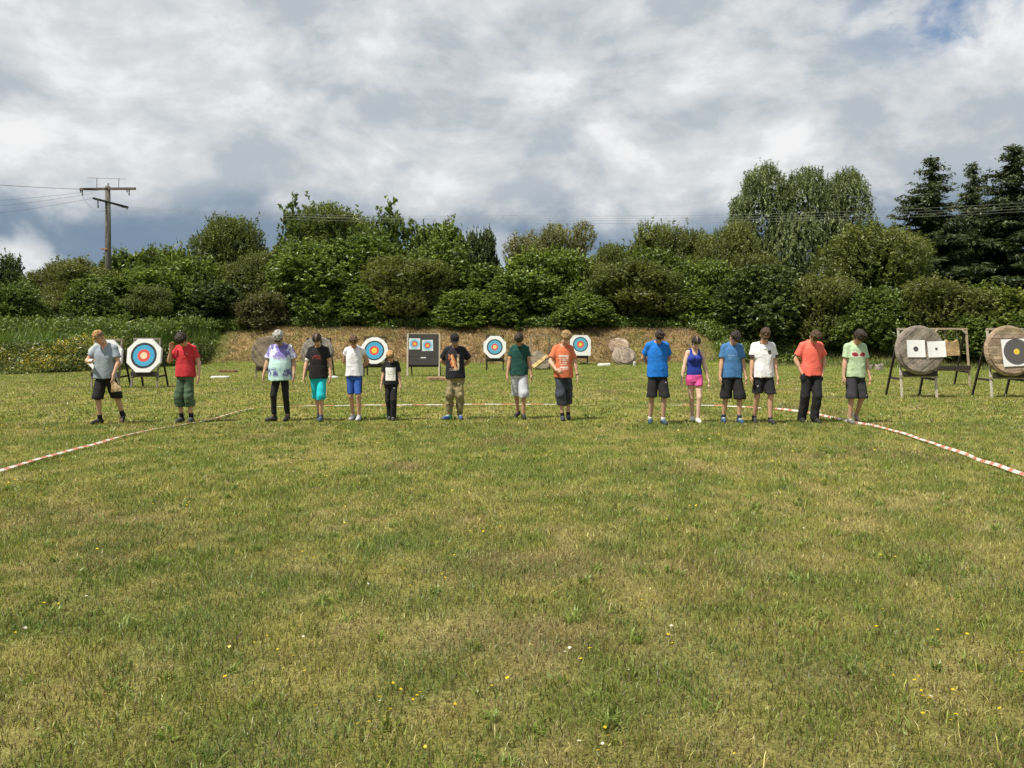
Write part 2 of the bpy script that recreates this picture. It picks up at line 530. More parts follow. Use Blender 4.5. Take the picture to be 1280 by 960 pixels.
def weed_field(name, x, y, hgt, leaf, nleaf, pal, label, cat, bloom=None, spread=0.16):
    """stems with leaves, optionally yellow heads"""
    n = len(x); z = ground_h(x, y)
    parts = []
    st_c = np.broadcast_to(np.array((0.10, 0.12, 0.03)), (n, 3)).copy()
    parts.append(blades(x, y, hgt, np.full(n, 0.012), rng.uniform(0, 0.3, n), st_c, False, z=z))
    t = rng.random((n, nleaf)) ** 0.7
    P = np.stack((x[:, None] + rng.normal(0, spread, (n, nleaf)) * (0.4 + t), y[:, None] + rng.normal(0, spread, (n, nleaf)) * (0.4 + t), z[:, None] + hgt[:, None] * t), -1).reshape(-1, 3)
    m = len(P)
    A = rdir(m) * np.array((1, 1, 0.9)) + np.array((0, 0, 0.35)); A = unit(A)
    B = unit(np.cross(A, rdir(m)))
    s = rng.uniform(0.6, 1.4, m)[:, None] * leaf
    pc = rng.random(n)
    c = mixc(np.array(pal[0]), np.array(pal[1]), np.clip(np.repeat(pc, nleaf) + rng.normal(0, 0.2, m), 0, 1)) * np.exp(rng.normal(0, 0.2, m))[:, None]
    parts.append(diamonds(P, A * s, B * s * 0.42, c))
    if bloom is not None:
        sel = np.nonzero(bloom)[0]
        k = 9
        hx = np.repeat(x[sel], k) + rng.normal(0, 0.07, len(sel) * k); hy = np.repeat(y[sel], k) + rng.normal(0, 0.07, len(sel) * k)
        hz = np.repeat(z[sel] + hgt[sel], k) + rng.normal(0, 0.07, len(sel) * k)
        P = np.stack((hx, hy, hz), -1); m = len(P); A = rdir(m); B = unit(np.cross(A, rdir(m)))
        fc = mixc(np.array((0.55, 0.45, 0.03)), np.array((0.62, 0.60, 0.40)), np.repeat((rng.random(len(sel)) < 0.2) * 1.0, k))
        parts.append(diamonds(P, A * 0.035, B * 0.03, fc))
    V, Fq, S, C = merge(parts)
    return tag(link(name, new_mesh(name, V, Fq, S, C), M_LEAF), label, cat, kind='stuff')


def in_band(n, x0, x1, t0, t1):
    x = rng.uniform(x0, x1, n); t = rng.uniform(t0, t1, n)
    y = np.interp(x, BX, BY) + t * np.interp(x, BX, RUN)
    return x, y


def build_weeds():
    # left: tall weeds with yellow heads at the foot of the bank
    x, y = in_band(6500, -34, -18.2, 0.0, 0.42)
    dens = fbm2(x * 0.5, y * 0.5, 91, 3)
    tt = bank_t(x, y)
    h = np.clip(0.35 + 1.3 * (dens - 0.40), 0.12, 1.0) * rng.uniform(0.6, 1.35, len(x)) * (0.55 + 0.45 * sstep(-18, -20.5, x)) * (.35 + .65 * sstep(0, .14, tt + .1 * (dens - .4)))
    bloom = (rng.random(len(x)) < 0.75 * sstep(0.38, 0.62, fbm2(x * 0.7 + 5, y * 0.7, 95, 3))) & (x < -18.9)
    weed_field('flowering_weeds', x, y, h, 0.075, 15, ((0.08, 0.12, 0.024), (0.19, 0.22, 0.06)), 'tall green weeds with yellow flower heads at the foot of the bank', 'weeds', bloom)
    # left: smooth bright grass above them
    x, y = in_band(3600, -36, -17.4, 0.35, 1.4)
    k = fbm2(x * .55 + 3, y * .55, 120, 3) + .25 * (bank_t(x, y) - .8) > .50; x = x[k]; y = y[k]
    weed_field('slope_undergrowth', x, y, rng.uniform(.25, .85, len(x)), .09, 15, ((0.075, 0.12, 0.022), (0.19, 0.235, 0.05)), 'patchy leafy undergrowth on the grass slope at the left', 'undergrowth')
    x, y = in_band(26000, -36, -18.2, 0.3, 1.3)
    n = len(x)
    c = mixc(np.array((0.075, 0.15, 0.022)), np.array((0.16, 0.21, 0.04)), fbm2(x * 0.6, y * 0.6, 97, 3)) * np.exp(rng.normal(0, 0.18, n))[:, None]
    V, Fq, S, C = merge([blades(x, y, rng.uniform(0.25, 0.6, n), rng.uniform(0.03, 0.06, n), rng.uniform(0.1, 0.7, n), c, False)])
    tag(link('bank_grass', new_mesh('bank_grass', V, Fq, S, C), M_GRASS), 'lush long green grass on the slope behind the yellow weeds', 'grass', kind='stuff')
    # the dry centre of the bank
    x, y = in_band(64000, -19.8, 15, 0.0, 1.25)
    k = rng.random(len(x)) < (0.15 + 0.85 * dry_mask(x, y)); x = x[k]; y = y[k]; n = len(x)
    c = mixc(np.array((0.36, 0.27, 0.135)), np.array((0.12, 0.085, 0.045)), np.clip(fbm2(x * 1.5, y * 2.0, 101, 4) * 1.8 - .35 + rng.normal(0, .2, n), 0, 1))
    g = sstep(0.52, 0.7, fbm2(x * 0.8 + 30, y * 1.0, 103, 3)) * 0.75
    c = mixc(c, np.array((0.13, 0.14, 0.035)), g * (rng.random(n) < 0.7)) * np.exp(rng.normal(0, 0.25, n))[:, None]
    V, Fq, S, C = merge([blades(x, y, rng.uniform(0.08, 0.3, n), rng.uniform(0.02, 0.05, n), rng.uniform(0.5, 0.95, n), c, False)])
    tag(link('dry_bank_grass', new_mesh('dry_bank_grass', V, Fq, S, C), M_GRASS), 'parched tan grass lying over the earth bank behind the targets', 'dry grass', kind='stuff')
    # green fringe along the top of the bank
    x, y = in_band(5400, -19.6, 15, 0.80, 1.5)
    edge = bank_t(x, y) + .25 * sstep(-15.5, -18.5, x) > 0.86 + 0.30 * fbm2(x * 0.6, y * 0 + 2, 107, 3)
    x = x[edge]; y = y[edge]
    h = rng.uniform(0.25, 0.95, len(x)) * (0.6 + 0.6 * fbm2(x * 0.7, y * 0.7, 109, 2))
    weed_field('bank_top_weeds', x, y, h, 0.085, 16, ((0.07, 0.12, 0.02), (0.17, 0.225, 0.045)), 'leafy green undergrowth along the top of the dry bank', 'undergrowth')
    # right: yellow-green weeds running down the bank and the rough grass before the bushes
    x, y = in_band(2600, 10.5, 17.5, 0.0, 1.3)
    k = (x - 10.5) / 3.5 + 0.7 * fbm2(x * 0.7, y * 0.7, 111, 3) + 0.35 * bank_t(x, y) > 0.95
    x = x[k]; y = y[k]
    h = rng.uniform(0.2, 0.75, len(x))
    weed_field('slope_weeds', x, y, h, 0.085, 16, ((0.08, 0.125, 0.02), (0.18, 0.225, 0.045)), 'bright yellow-green weeds spilling down the right end of the bank', 'weeds')
    x, y = in_band(24000, 13, 36, -0.5, 0.9)
    n = len(x)
    c = mixc(np.array((0.085, 0.13, 0.025)), np.array((0.24, 0.21, 0.075)), np.clip(fbm2(x * 0.7, y * 0.7, 113, 3) * 1.6 - 0.35, 0, 1)) * np.exp(rng.normal(0, 0.2, n))[:, None]
    h = rng.uniform(0.08, 0.4, n) * sstep(-0.5, 0.15, bank_t(x, y)) + 0.05
    V, Fq, S, C = merge([blades(x, y, h, rng.uniform(0.02, 0.045, n), rng.uniform(0.15, 0.75, n), c, False)])
    tag(link('rough_grass', new_mesh('rough_grass', V, Fq, S, C), M_GRASS), 'rough uncut grass at the foot of the bushes on the right', 'grass', kind='stuff')


build_weeds()


# ------------------------------------------------------------------ trees and bushes
def tubes_mesh(name, tubes, col):
    mb = MB()
    for pts, rad, n in tubes:
        mb.tube(pts, rad, n, 0, col)
    return new_mesh(name, mb.v, np.concatenate([np.array(f) for f in mb.f]), [len(f) for f in mb.f], np.array(mb.c, dtype=np.float32), None, True)


def lobes_dome(r, W, H, n, low=0.12, flat=1.0):
    """overlapping masses filling a dome W wide and H high"""
    L = [(0, 0, 0.48 * H, .33 * W, .33 * W, .40 * H)]
    for i in range(n):
        z = H * r.uniform(low, 0.86)
        R = W / 2 * math.sqrt(max(0.05, 1 - (max(z / H - 0.3, 0) / 0.72) ** 2))
        lr = r.uniform(.085, .23) * W
        a = 2 * math.pi * (i * 0.618 + r.uniform(-.1, .1))
        rr = max(R - lr * 0.85, 0) * r.uniform(0.75, 1.0)
        L.append((rr * math.cos(a), rr * math.sin(a), z, lr, lr, lr * r.uniform(.75, 1.15) * flat))
    return L


def sprig_points(r, lobes, n, zmin=0.02, shell=(0.82, 1.12), upbias=0.25):
    A = np.array(lobes); area = (A[:, 3] * A[:, 5]); area = area / area.sum()
    li = r.choice(len(A), n, p=area)
    D = unit(r.normal(0, 1, (n, 3)) + np.array((0, 0, upbias)))
    s = r.uniform(shell[0], shell[1], n)[:, None]
    P = A[li, :3] + D * A[li, 3:6] * s
    ok = P[:, 2] > zmin
    depth = np.full(n, 9.0)
    for j in range(len(A)):
        q = np.linalg.norm((P - A[j, :3]) / A[j, 3:6], axis=1)
        q[li == j] = 9
        depth = np.minimum(depth, q)
    ok &= depth > 0.78
    return P[ok], D[ok], li[ok]


def leafy(r, P, D, li, nl, L, leaf, wid, c0, c1, axis_mode='out', jit=0.16, cl_jit=0.18, droop=0.0):
    S = len(P)
    if axis_mode == 'out':
        A = unit(D * 0.7 + np.array((0, 0, 0.35)) + r.normal(0, .45, (S, 3)))
    elif axis_mode == 'up':
        A = unit(D * 0.45 + np.array((0, 0, 0.8)) + r.normal(0, .22, (S, 3)))
    else:
        A = unit(D * np.array((.35, .35, 0)) + np.array((0, 0, -1.0)) + r.normal(0, .30, (S, 3)))
    t = r.uniform(-0.15, 1, (S, nl))
    ln = (L * r.uniform(.6, 1.3, S))[:, None]
    side = unit(np.cross(A, r.normal(0, 1, (S, 3))))
    side2 = np.cross(A, side)
    ang = r.uniform(0, 2 * math.pi, (S, nl))
    off = side[:, None] * np.cos(ang)[..., None] + side2[:, None] * np.sin(ang)[..., None]
    C = P[:, None] + A[:, None] * (t * ln)[..., None] + off * (leaf * 0.55 * r.uniform(.4, 1.3, (S, nl)))[..., None]
    LA = unit(off * 0.8 + A[:, None] * 0.7 + r.normal(0, .35, (S, nl, 3)) + np.array((0, 0, -droop)))
    LB = unit(np.cross(LA, r.normal(0, 1, (S, nl, 3)) + np.array((0, 0, 0.6))))
    sz = r.uniform(.65, 1.3, (S, nl))[..., None] * leaf
    clump = np.clip(0.5 + r.normal(0, .28, S) + 0.9 * (vnoise(P[:, 0] * 1.1, P[:, 1] * 1.1, P[:, 2] * 1.1, seed=int(r.integers(999))) - .5), 0, 1)
    col = mixc(np.array(c0), np.array(c1), clump) * np.exp(r.normal(0, cl_jit, S))[:, None]
    col = np.repeat(col[:, None], nl, 1) * np.exp(r.normal(0, jit, (S, nl)))[..., None]
    n = S * nl
    return diamonds(C.reshape(n, 3), (LA * sz).reshape(n, 3), (LB * sz * wid).reshape(n, 3), col.reshape(n, 3))


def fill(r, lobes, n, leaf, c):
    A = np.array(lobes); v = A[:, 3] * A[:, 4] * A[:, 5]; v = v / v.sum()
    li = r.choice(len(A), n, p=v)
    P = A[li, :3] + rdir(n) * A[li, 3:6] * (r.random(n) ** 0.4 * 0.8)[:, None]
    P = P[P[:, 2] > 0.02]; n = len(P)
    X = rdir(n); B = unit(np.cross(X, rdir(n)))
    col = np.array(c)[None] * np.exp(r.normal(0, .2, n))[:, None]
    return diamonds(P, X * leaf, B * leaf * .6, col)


def limbs(r, lobes, base_r, nstem, H, single=False):
    T = []
    L = sorted(lobes[1:], key=lambda l: -l[3])[:nstem]
    if single:
        top = np.array((lobes[0][0] * .5, lobes[0][1] * .5, H * .72))
        pts = [np.array((0, 0, -0.3)), np.array((0.02, 0, H * .2)), np.array((0.05, .04, H * .45)), top]
        T.append((pts, [base_r, base_r * .85, base_r * .6, base_r * .2], 9))
    for l in L:
        e = np.array(l[:3]); z0 = H * r.uniform(.12, .4) if single else -0.3
        s = np.array((r.normal(0, .03 if single else .18), r.normal(0, .03 if single else .18), z0))
        m = s * .45 + e * .55 + np.array((0, 0, (e[2] - z0) * .12))
        k = base_r * (.5 if single else .55)
        T.append(([s, s * .7 + m * .3 + r.normal(0, .05, 3), m, e], [k, k * .8, k * .5, k * .15], 6))
        for _ in range(3):
            q = e + r.normal(0, 1, 3) * np.array(l[3:6]) * .7
            T.append(([m, (m + q) / 2 + np.array((0, 0, .1)), q], [k * .35, k * .25, k * .08], 5))
    return T


PAL = {
    'hazel': ((0.081, 0.123, 0.022), (0.176, 0.237, 0.044)),
    'bright': ((0.101, 0.149, 0.024), (0.220, 0.281, 0.051)),
    'olive': ((0.097, 0.123, 0.029), (0.193, 0.218, 0.055)),
    'dark': ((0.044, 0.069, 0.019), (0.107, 0.136, 0.034)),
    'greywillow': ((0.160, 0.169, 0.066), (0.304, 0.300, 0.133)),
    'brown': ((0.099, 0.105, 0.040), (0.182, 0.171, 0.073)),
    'yellow': ((0.110, 0.154, 0.026), (0.237, 0.281, 0.051)),
}
PROTO = {}


def make_proto(key, kind, seed):
    r = np.random.default_rng(seed)
    bark = (0.11, 0.09, 0.07)
    if kind in ('hazel', 'bright', 'dark', 'yellow', 'brown', 'olive'):
        W, H = 5.0, 5.5
        lob = lobes_dome(r, W, H, 22 if kind != 'olive' else 14, flat=1.0)
        c0, c1 = PAL[kind]
        if kind == 'olive':
            P, D, li = sprig_points(r, lob, 5600, shell=(.84, 1.06))
            parts = [leafy(r, P, D, li, 15, 0.40, 0.062, .32, c0, c1, 'up', cl_jit=.15)]
        elif kind == 'brown':
            P, D, li = sprig_points(r, lob, 1300)
            parts = [leafy(r, P, D, li, 11, 0.5, 0.10, .28, c0, c1, 'up')]
        else:
            P, D, li = sprig_points(r, lob, 3000)
            parts = [leafy(r, P, D, li, 15, 0.38, 0.105, .48, c0, c1, 'out', droop=.3)]
        # a few long shoots that break the outline
        S = 80 if kind != 'olive' else 14
        P2, D2, l2 = sprig_points(r, lob, S * 3, zmin=H * .5, shell=(.95, 1.1), upbias=1.2)
        P2, D2, l2 = P2[:S], D2[:S], l2[:S]
        parts.append(leafy(r, P2, D2, l2, 16, 0.8, 0.10, .42, c0, c1, 'up'))
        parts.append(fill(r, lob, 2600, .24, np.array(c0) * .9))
        T = limbs(r, lob, .14, 9, H)
    elif kind == 'greywillow':
        W, H = 5.0, 7.5
        lob = [(0, 0, H * .5, 1.0, 1.0, 2.4)]
        for i in range(15):
            z = H * r.uniform(.2, .9); a = i * 2.4; R = 2.0 * math.sqrt(max(.08, 1 - (max(z / H - .35, 0) / .72) ** 2))
            q = r.uniform(.45, .85)
            lob.append((R * math.cos(a) * .75, R * math.sin(a) * .75, z, q, q, q * 1.25))
        P, D, li = sprig_points(r, lob, 2300)
        c0, c1 = PAL[kind]
        parts = [leafy(r, P, D, li, 12, 0.5, 0.10, .26, c0, c1, 'up')]
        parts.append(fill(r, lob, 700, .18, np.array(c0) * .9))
        T = limbs(r, lob, .16, 10, H, True)
    elif kind == 'sapling':
        W, H = 4.0, 6.0
        parts = []; T = [([np.array((0, 0, -.3)), np.array((0, 0, H * .5)), np.array((0.1, 0, H * .98))], [.09, .06, .012], 7)]
        lob = []
        for i in range(17):
            z0 = H * (.12 + .70 * i / 17); a = i * 2.4
            ln = (1.0 - .55 * i / 17) * 2.6 * r.uniform(.75, 1.15)
            s = np.array((0, 0, z0)); d = unit(np.array((math.cos(a), math.sin(a), 1.0 + .3 * i / 17)))
            e = s + d * ln; m = (s + e) / 2 + np.array((math.cos(a), math.sin(a), 0)) * .12
            T.append(([s, m, e], [.035, .022, .006], 5))
            for t in np.linspace(.3, 1, 8):
                lob.append(tuple((s * (1 - t) + e * t) + r.normal(0, .08, 3)) + (.2, .2, .24))
        for t in np.linspace(.55, 1, 7):
            lob.append((0.05, 0, H * t, .17, .17, .24))
        P, D, li = sprig_points(r, lob, 900)
        parts = [leafy(r, P, D, li, 8, 0.26, 0.11, .46, *PAL['hazel'], 'up')]
    elif kind == 'weeping':
        W, H = 11.0, 11.5
        heads = [(-2.7, .2, 9.1, 1.6, 1.9, 2.3), (-4.5, 0, 7.4, 1.0, 1.5, 1.7), (0.45, -.2, 8.9, 1.7, 1.9, 2.2), (3.6, .3, 8.6, 1.65, 1.9, 2.4), (-1.1, .4, 8.2, 1.4, 1.6, 1.9), (2.1, .4, 8.0, 1.4, 1.6, 1.9), (-.8, -1.2, 6.6, 2.0, 1.5, 1.8), (2.2, -.8, 6.6, 1.2, 1.5, 1.7), (-3.4, .5, 5.8, 1.2, 1.4, 1.4), (4.3, .2, 6.2, .8, 1.2, 1.6)]
        lob = list(heads)
        for h in heads:
            for k in range(6):
                d = unit(r.normal(0, 1, 3) + np.array((0, -.2, .7)))
                q = r.uniform(.4, .7)
                lob.append((h[0] + d[0] * h[3] * .85, h[1] + d[1] * h[4] * .85, h[2] + d[2] * h[5] * .82, q, q, q))
        P, D, li = sprig_points(r, lob, 6500, zmin=3.0)
        c0, c1 = (0.09, 0.118, 0.038), (0.22, 0.25, 0.10)
        parts = [leafy(r, P, D, li, 15, 0.72, 0.10, .26, c0, c1, 'hang', droop=.9)]
        k = P[:, 2] > 8.5
        parts.append(leafy(r, P[k], D[k], li[k], 9, 0.4, 0.10, .26, c0, c1, 'up'))
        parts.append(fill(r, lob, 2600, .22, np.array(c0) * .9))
        T = [([np.array((0, 0, -.4)), np.array((.1, 0, 2.5)), np.array((0, .1, 4.5))], [.5, .42, .36], 12)]
        for h in heads:
            e = np.array(h[:3])
            T.append(([np.array((0, .05, 3.6)), np.array((h[0] * .4, h[1] * .4, 5.6)), e, e + np.array((0, 0, 1.6))], [.26, .2, .1, .03], 8))
    elif kind == 'spruce':
        W, H = 6.0, 15.0
        T = [([np.array((0, 0, -.4)), np.array((0.03, 0, H * .5)), np.array((0, 0, H))], [.26, .15, .015], 9)]
        Ps = []; As = []; Ss = []; cl = []
        z = .6
        while z < H - .15:
            f = 1 - z / H
            nb = int(4 + 5 * f + r.integers(0, 2))
            for b in range(nb):
                a = r.uniform(0, 2 * math.pi)
                ln = (W / 2) * (f ** .66) * r.uniform(.42, 1.05) * (.72 + .75 * float(vnoise(np.array([math.cos(a) * 1.3 + 5]), np.array([math.sin(a) * 1.3 + 5]), np.array([z * .55]), seed)[0])) + .15
                dx, dy = math.cos(a), math.sin(a)
                nseg = max(3, int(ln / .17))
                t = np.linspace(.08, 1, nseg)
                sag = -ln * (t ** 1.2) * r.uniform(-.22, .42) + .25 * ln * np.clip(t - .5, 0, 1)
                bx = dx * ln * t; by = dy * ln * t; bz = z + sag + r.uniform(-.2, .2)
                if ln > .5:
                    T.append(([np.array((bx[0], by[0], bz[0])), np.array((bx[nseg // 2], by[nseg // 2], bz[nseg // 2])), np.array((bx[-1], by[-1], bz[-1]))], [.03 * f + .008, .02 * f + .006, .004], 4))
                w = .30 * ln * (1 - .55 * t) + .08
                for k in range(nseg):
                    for sd in (-1, 1, 0, 0):
                        o = w[k] * r.uniform(.25, .8)
                        px_, py_ = (-dy * sd, dx * sd)
                        Ps.append((bx[k] + px_ * o, by[k] + py_ * o, bz[k] - (.10 if sd == 0 else .04) + r.normal(0, .04)))
                        ax = np.array((dx * .6 + px_, dy * .6 + py_, -.35)) if sd else np.array((dx * .3 + r.normal(0, .2), dy * .3 + r.normal(0, .2), -1))
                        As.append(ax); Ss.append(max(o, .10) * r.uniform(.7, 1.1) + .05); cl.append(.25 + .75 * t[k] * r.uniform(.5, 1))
            z += .20 + .16 * f * r.uniform(.7, 1.3)
        P = np.array(Ps); A = unit(np.array(As)); S = np.array(Ss)[:, None]
        P = np.repeat(P, 3, 0) + r.normal(0, .07, (len(P) * 3, 3)); A = unit(np.repeat(A, 3, 0) + r.normal(0, .35, (len(P), 3))); S = np.repeat(S, 3, 0) * r.uniform(.5, 1.05, (len(P), 1))
        B = unit(np.cross(A, rdir(len(P)) + np.array((0, 0, 1.0))))
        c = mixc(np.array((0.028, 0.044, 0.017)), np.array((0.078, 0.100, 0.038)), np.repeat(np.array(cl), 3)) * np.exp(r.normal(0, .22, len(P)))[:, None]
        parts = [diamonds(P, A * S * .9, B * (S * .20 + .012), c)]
    V, Fq, S, C = merge(parts)
    # fit to the nominal size so that the scale of a copy is exact
    lo = np.percentile(V[:, :2], 1.0, axis=0); hi = np.percentile(V[:, :2], 99.0, axis=0)
    top = np.percentile(V[:, 2], 99.85)
    ext = hi - lo
    if kind == 'weeping': ext = np.array((ext[0], ext[0]))
    crown = new_mesh(kind + '_crown', V, Fq, S, C); crown.materials.append(M_LEAF)
    trunk = tubes_mesh(kind + '_trunk', T, bark); trunk.materials.append(M_BARK)
    PROTO.setdefault(key, []).append((crown, trunk, float(ext.mean()), float(top)))


for kind, nv, s0 in (('hazel', 4, 10), ('bright', 3, 30), ('olive', 4, 50), ('dark', 2, 70), ('greywillow', 2, 80), ('brown', 1, 85),
                     ('yellow', 1, 90), ('sapling', 2, 100), ('weeping', 1, 110), ('spruce', 3, 120)):
    for v in range(nv):
        make_proto(kind, kind, s0 + v)


def plant(kind, px, top, width, d, name, label, cat, group=None, var=0, rz=None, yoff=0.0):
    x = wx(px, d)
    base = float(ground_h(x, d)) - 0.1
    crown, trunk, W0, H0 = PROTO[kind][var % len(PROTO[kind])]
    Hh = wz(top, d) - base
    W = width * d / F
    o = empty(name, (x, d, base), label, cat, group, rz if rz is not None else random.uniform(0, 6.28))
    sxy = W / W0; sz = Hh / H0
    o.scale = (sxy, sxy, sz)
    c = bpy.data.objects.new('crown', crown); COL.objects.link(c); c.parent = o
    t = bpy.data.objects.new('trunk', trunk); COL.objects.link(t); t.parent = o
    return o


BK = 'bushes and trees of the hedge on top of the bank'
TREES = [
    # back row: kind, px, top, width, distance, name, label
    ('dark', 0, 318, 62, 60, 'tree', 'dark tree standing alone at the far left edge, left of the white gap of sky', 'tree'),
    ('olive', 80, 322, 95, 60, 'bush', 'rounded olive bush left of the utility pole, beside the white gap of sky', 'bush'),
    ('hazel', 152, 313, 85, 61, 'bush', 'leafy bush whose top meets the foot of the visible utility pole', 'bush'),
    ('bright', 207, 306, 80, 60, 'bush', 'fresh green bush just right of the utility pole', 'bush'),
    ('olive', 294, 270, 100, 62, 'bush', 'tall rounded olive bush between the utility pole and the airy sapling', 'bush'),
    ('sapling', 368, 243, 66, 62, 'tree', 'airy sapling with open feathery branches rising above the olive hedge', 'tree'),
    ('olive', 425, 258, 135, 62, 'bush', 'tallest and widest olive bush of the hedge, dome-shaped beside the airy sapling', 'bush'),
    ('sapling', 490, 249, 78, 60, 'tree', 'hazel with long upright shoots poking out at the top of the hedge', 'tree'),
    ('hazel', 540, 276, 95, 60, 'tree', 'broad green hazel sloping down right of the upright shoots', 'tree'),
    ('dark', 600, 287, 48, 70, 'tree', 'small dark round tree standing alone behind the hedge, above the octagonal target', 'tree'),
    ('greywillow', 666, 284, 62, 62, 'tree', 'pale grey-green willow, left one of the pair above the orange T-shirt', 'tree'),
    ('greywillow', 712, 277, 66, 63, 'tree', 'pale grey-green willow, right and taller one of the pair above the orange T-shirt', 'tree'),
    ('olive', 768, 304, 66, 60, 'bush', 'low olive bush just right of the pair of pale willows', 'bush'),
    ('olive', 817, 281, 96, 61, 'bush', 'domed olive bush high above the two stacked straw butts', 'bush'),
    ('olive', 866, 288, 76, 62, 'bush', 'olive bush above the woman in the tank top', 'bush'),
    ('olive', 908, 279, 84, 58, 'bush', 'olive bush touching the left edge of the weeping willow', 'bush'),
    ('weeping', 1001, 206, 172, 66, 'weeping_willow', 'big weeping willow with three rounded heads towering over the hedge', 'tree'),
    ('greywillow', 1103, 282, 48, 66, 'tree', 'small pale tree in the gap between weeping willow and spruces', 'tree'),
    ('spruce', 1165, 199, 128, 63, 'spruce_tree', 'dark spruce on the left of the spruce group, wide and ragged', 'tree'),
    ('spruce', 1217, 206, 88, 65, 'spruce_tree', 'slender dark spruce in the middle of the spruce group', 'tree'),
    ('spruce', 1266, 184, 146, 62, 'spruce_tree', 'tallest dark spruce, on the right of the spruce group', 'tree'),
    # middle row
    ('hazel', 28, 362, 90, 55, 'bush', 'low bush under the white gap of sky at the left edge', 'bush'),
    ('olive', 108, 330, 100, 53, 'bush', 'mid-height bush directly in front of the utility pole, to its left', 'bush'),
    ('hazel', 175, 330, 100, 56, 'bush', 'dense green bush behind the left octagonal target', 'bush'),
    ('bright', 250, 322, 100, 56, 'bush', 'dense green bush high above the boy in the red T-shirt', 'bush'),
    ('olive', 325, 312, 100, 57, 'bush', 'fine-leaved bush high above the tie-dyed shirt', 'bush'),
    ('hazel', 395, 300, 115, 57, 'bush', 'broad-leaved bush high above the turquoise shorts', 'bush'),
    ('hazel', 460, 292, 130, 57, 'bush', 'broad-leaved bush under the hazel with upright shoots', 'bush'),
    ('bright', 552, 302, 105, 57, 'bush', 'light green broad-leaved bush high above the black target board', 'bush'),
    ('hazel', 618, 332, 105, 56, 'bush', 'dark green bush in the dip under the small dark round tree', 'bush'),
    ('bright', 688, 310, 110, 56, 'bush', 'bright green bush in front of the pair of pale willows', 'bush'),
    ('olive', 748, 326, 90, 56, 'bush', 'olive bush between the pale willows and the stacked straw butts', 'bush'),
    ('hazel', 822, 308, 110, 57, 'bush', 'broad bush above the young man in the bright blue T-shirt', 'bush'),
    ('bright', 880, 325, 90, 56, 'bush', 'leafy bush above the steel blue T-shirt', 'bush'),
    ('olive', 950, 320, 110, 56, 'bush', 'bush in front of the left half of the weeping willow', 'bush'),
    ('olive', 1080, 284, 165, 52, 'bush', 'huge dome-shaped olive bush in front of the weeping willow and spruces', 'bush'),
    # front row
    ('hazel', 18, 368, 90, 51, 'bush', 'low bush above the lush slope at the far left edge', 'bush'),
    ('olive', 72, 376, 80, 50, 'bush', 'low grey-green bush above the yellow-flowered weeds', 'bush'),
    ('hazel', 138, 344, 95, 52, 'bush', 'bush behind the head of the person in the grey V-neck', 'bush'),
    ('bright', 203, 336, 110, 52.5, 'bush', 'glossy bush directly above the left octagonal target', 'bush'),
    ('dark', 272, 352, 90, 52, 'bush', 'dark bush between the red T-shirt and the tie-dyed shirt', 'bush'),
    ('brown', 330, 362, 62, 51, 'bush', 'sparse brownish twiggy bush above the tie-dyed shirt', 'bush'),
    ('hazel', 383, 316, 115, 53.5, 'bush', 'bush directly above the head of the person in turquoise shorts', 'bush'),
    ('bright', 448, 356, 80, 52.5, 'bush', 'light bush directly above the round white target', 'bush'),
    ('olive', 512, 322, 125, 54, 'bush', 'bush directly above the black target board', 'bush'),
    ('bright', 585, 362, 84, 52, 'bush', 'light leafy bush above the black cap', 'bush'),
    ('hazel', 648, 340, 112, 53, 'bush', 'bush directly above the dark green T-shirt', 'bush'),
    ('bright', 722, 364, 84, 51.8, 'bush', 'light bush directly above the square-shouldered target', 'bush'),
    ('olive', 790, 328, 128, 53.5, 'bush', 'bush directly above the stacked straw butts', 'bush'),
    ('bright', 866, 360, 78, 52.5, 'bush', 'bush directly above the woman in pink shorts', 'bush'),
    ('dark', 958, 330, 118, 49, 'bush', 'dark bush reaching down to the grass behind the white jersey', 'bush'),
    ('olive', 1030, 345, 100, 48, 'bush', 'olive bush behind the coral and mint T-shirts', 'bush'),
    ('hazel', 1095, 358, 95, 46, 'bush', 'dark green bush reaching the ground left of the straw butt with two papers', 'bush'),
    ('olive', 1180, 347, 125, 45, 'bush', 'grey-green bush behind the straw butt with two papers', 'bush'),
    ('yellow', 1248, 354, 105, 44, 'bush', 'yellow-green bush at the right edge above the big black target face', 'bush'),
    ('hazel', 1215, 395, 80, 43, 'bush', 'low dark bush behind the empty target frame', 'bush'),
    ('hazel', 1290, 392, 80, 42, 'bush', 'low bush cut by the right edge of the photo', 'bush'),
    ('bright', 224, 400, 60, 50, 'bush', 'small low bush on the slope right behind the red T-shirt', 'bush'),
    ('bright', 262, 405, 36, 50, 'bush', 'smallest bush at the left end of the dry bank', 'bush'),
    ('hazel', 22, 352, 66, 44, 'bush', 'low leafy bush on the grass slope at the left edge, below the hedge', 'bush'),
    ('hazel', 118, 352, 66, 46, 'bush', 'low leafy bush on the slope just above the head of the grey V-neck person', 'bush'),
    ('olive', 186, 358, 62, 48, 'bush', 'roundish olive bush on the slope above the left octagonal target', 'bush'),
    ('dark', 80, 392, 30, 43, 'bush', 'small dark bush in the grass slope above the yellow weeds', 'bush'),
]
for i, t in enumerate(TREES):
    kind, px, top, width, d, name, label, cat = t
    plant(kind, px, top, width, d, name, label, cat, BK if d < 75 and kind not in ('spruce', 'weeping') else ('dark spruces behind the hedge' if kind == 'spruce' else None), var=i, rz=0.0 if kind == 'weeping' else None)


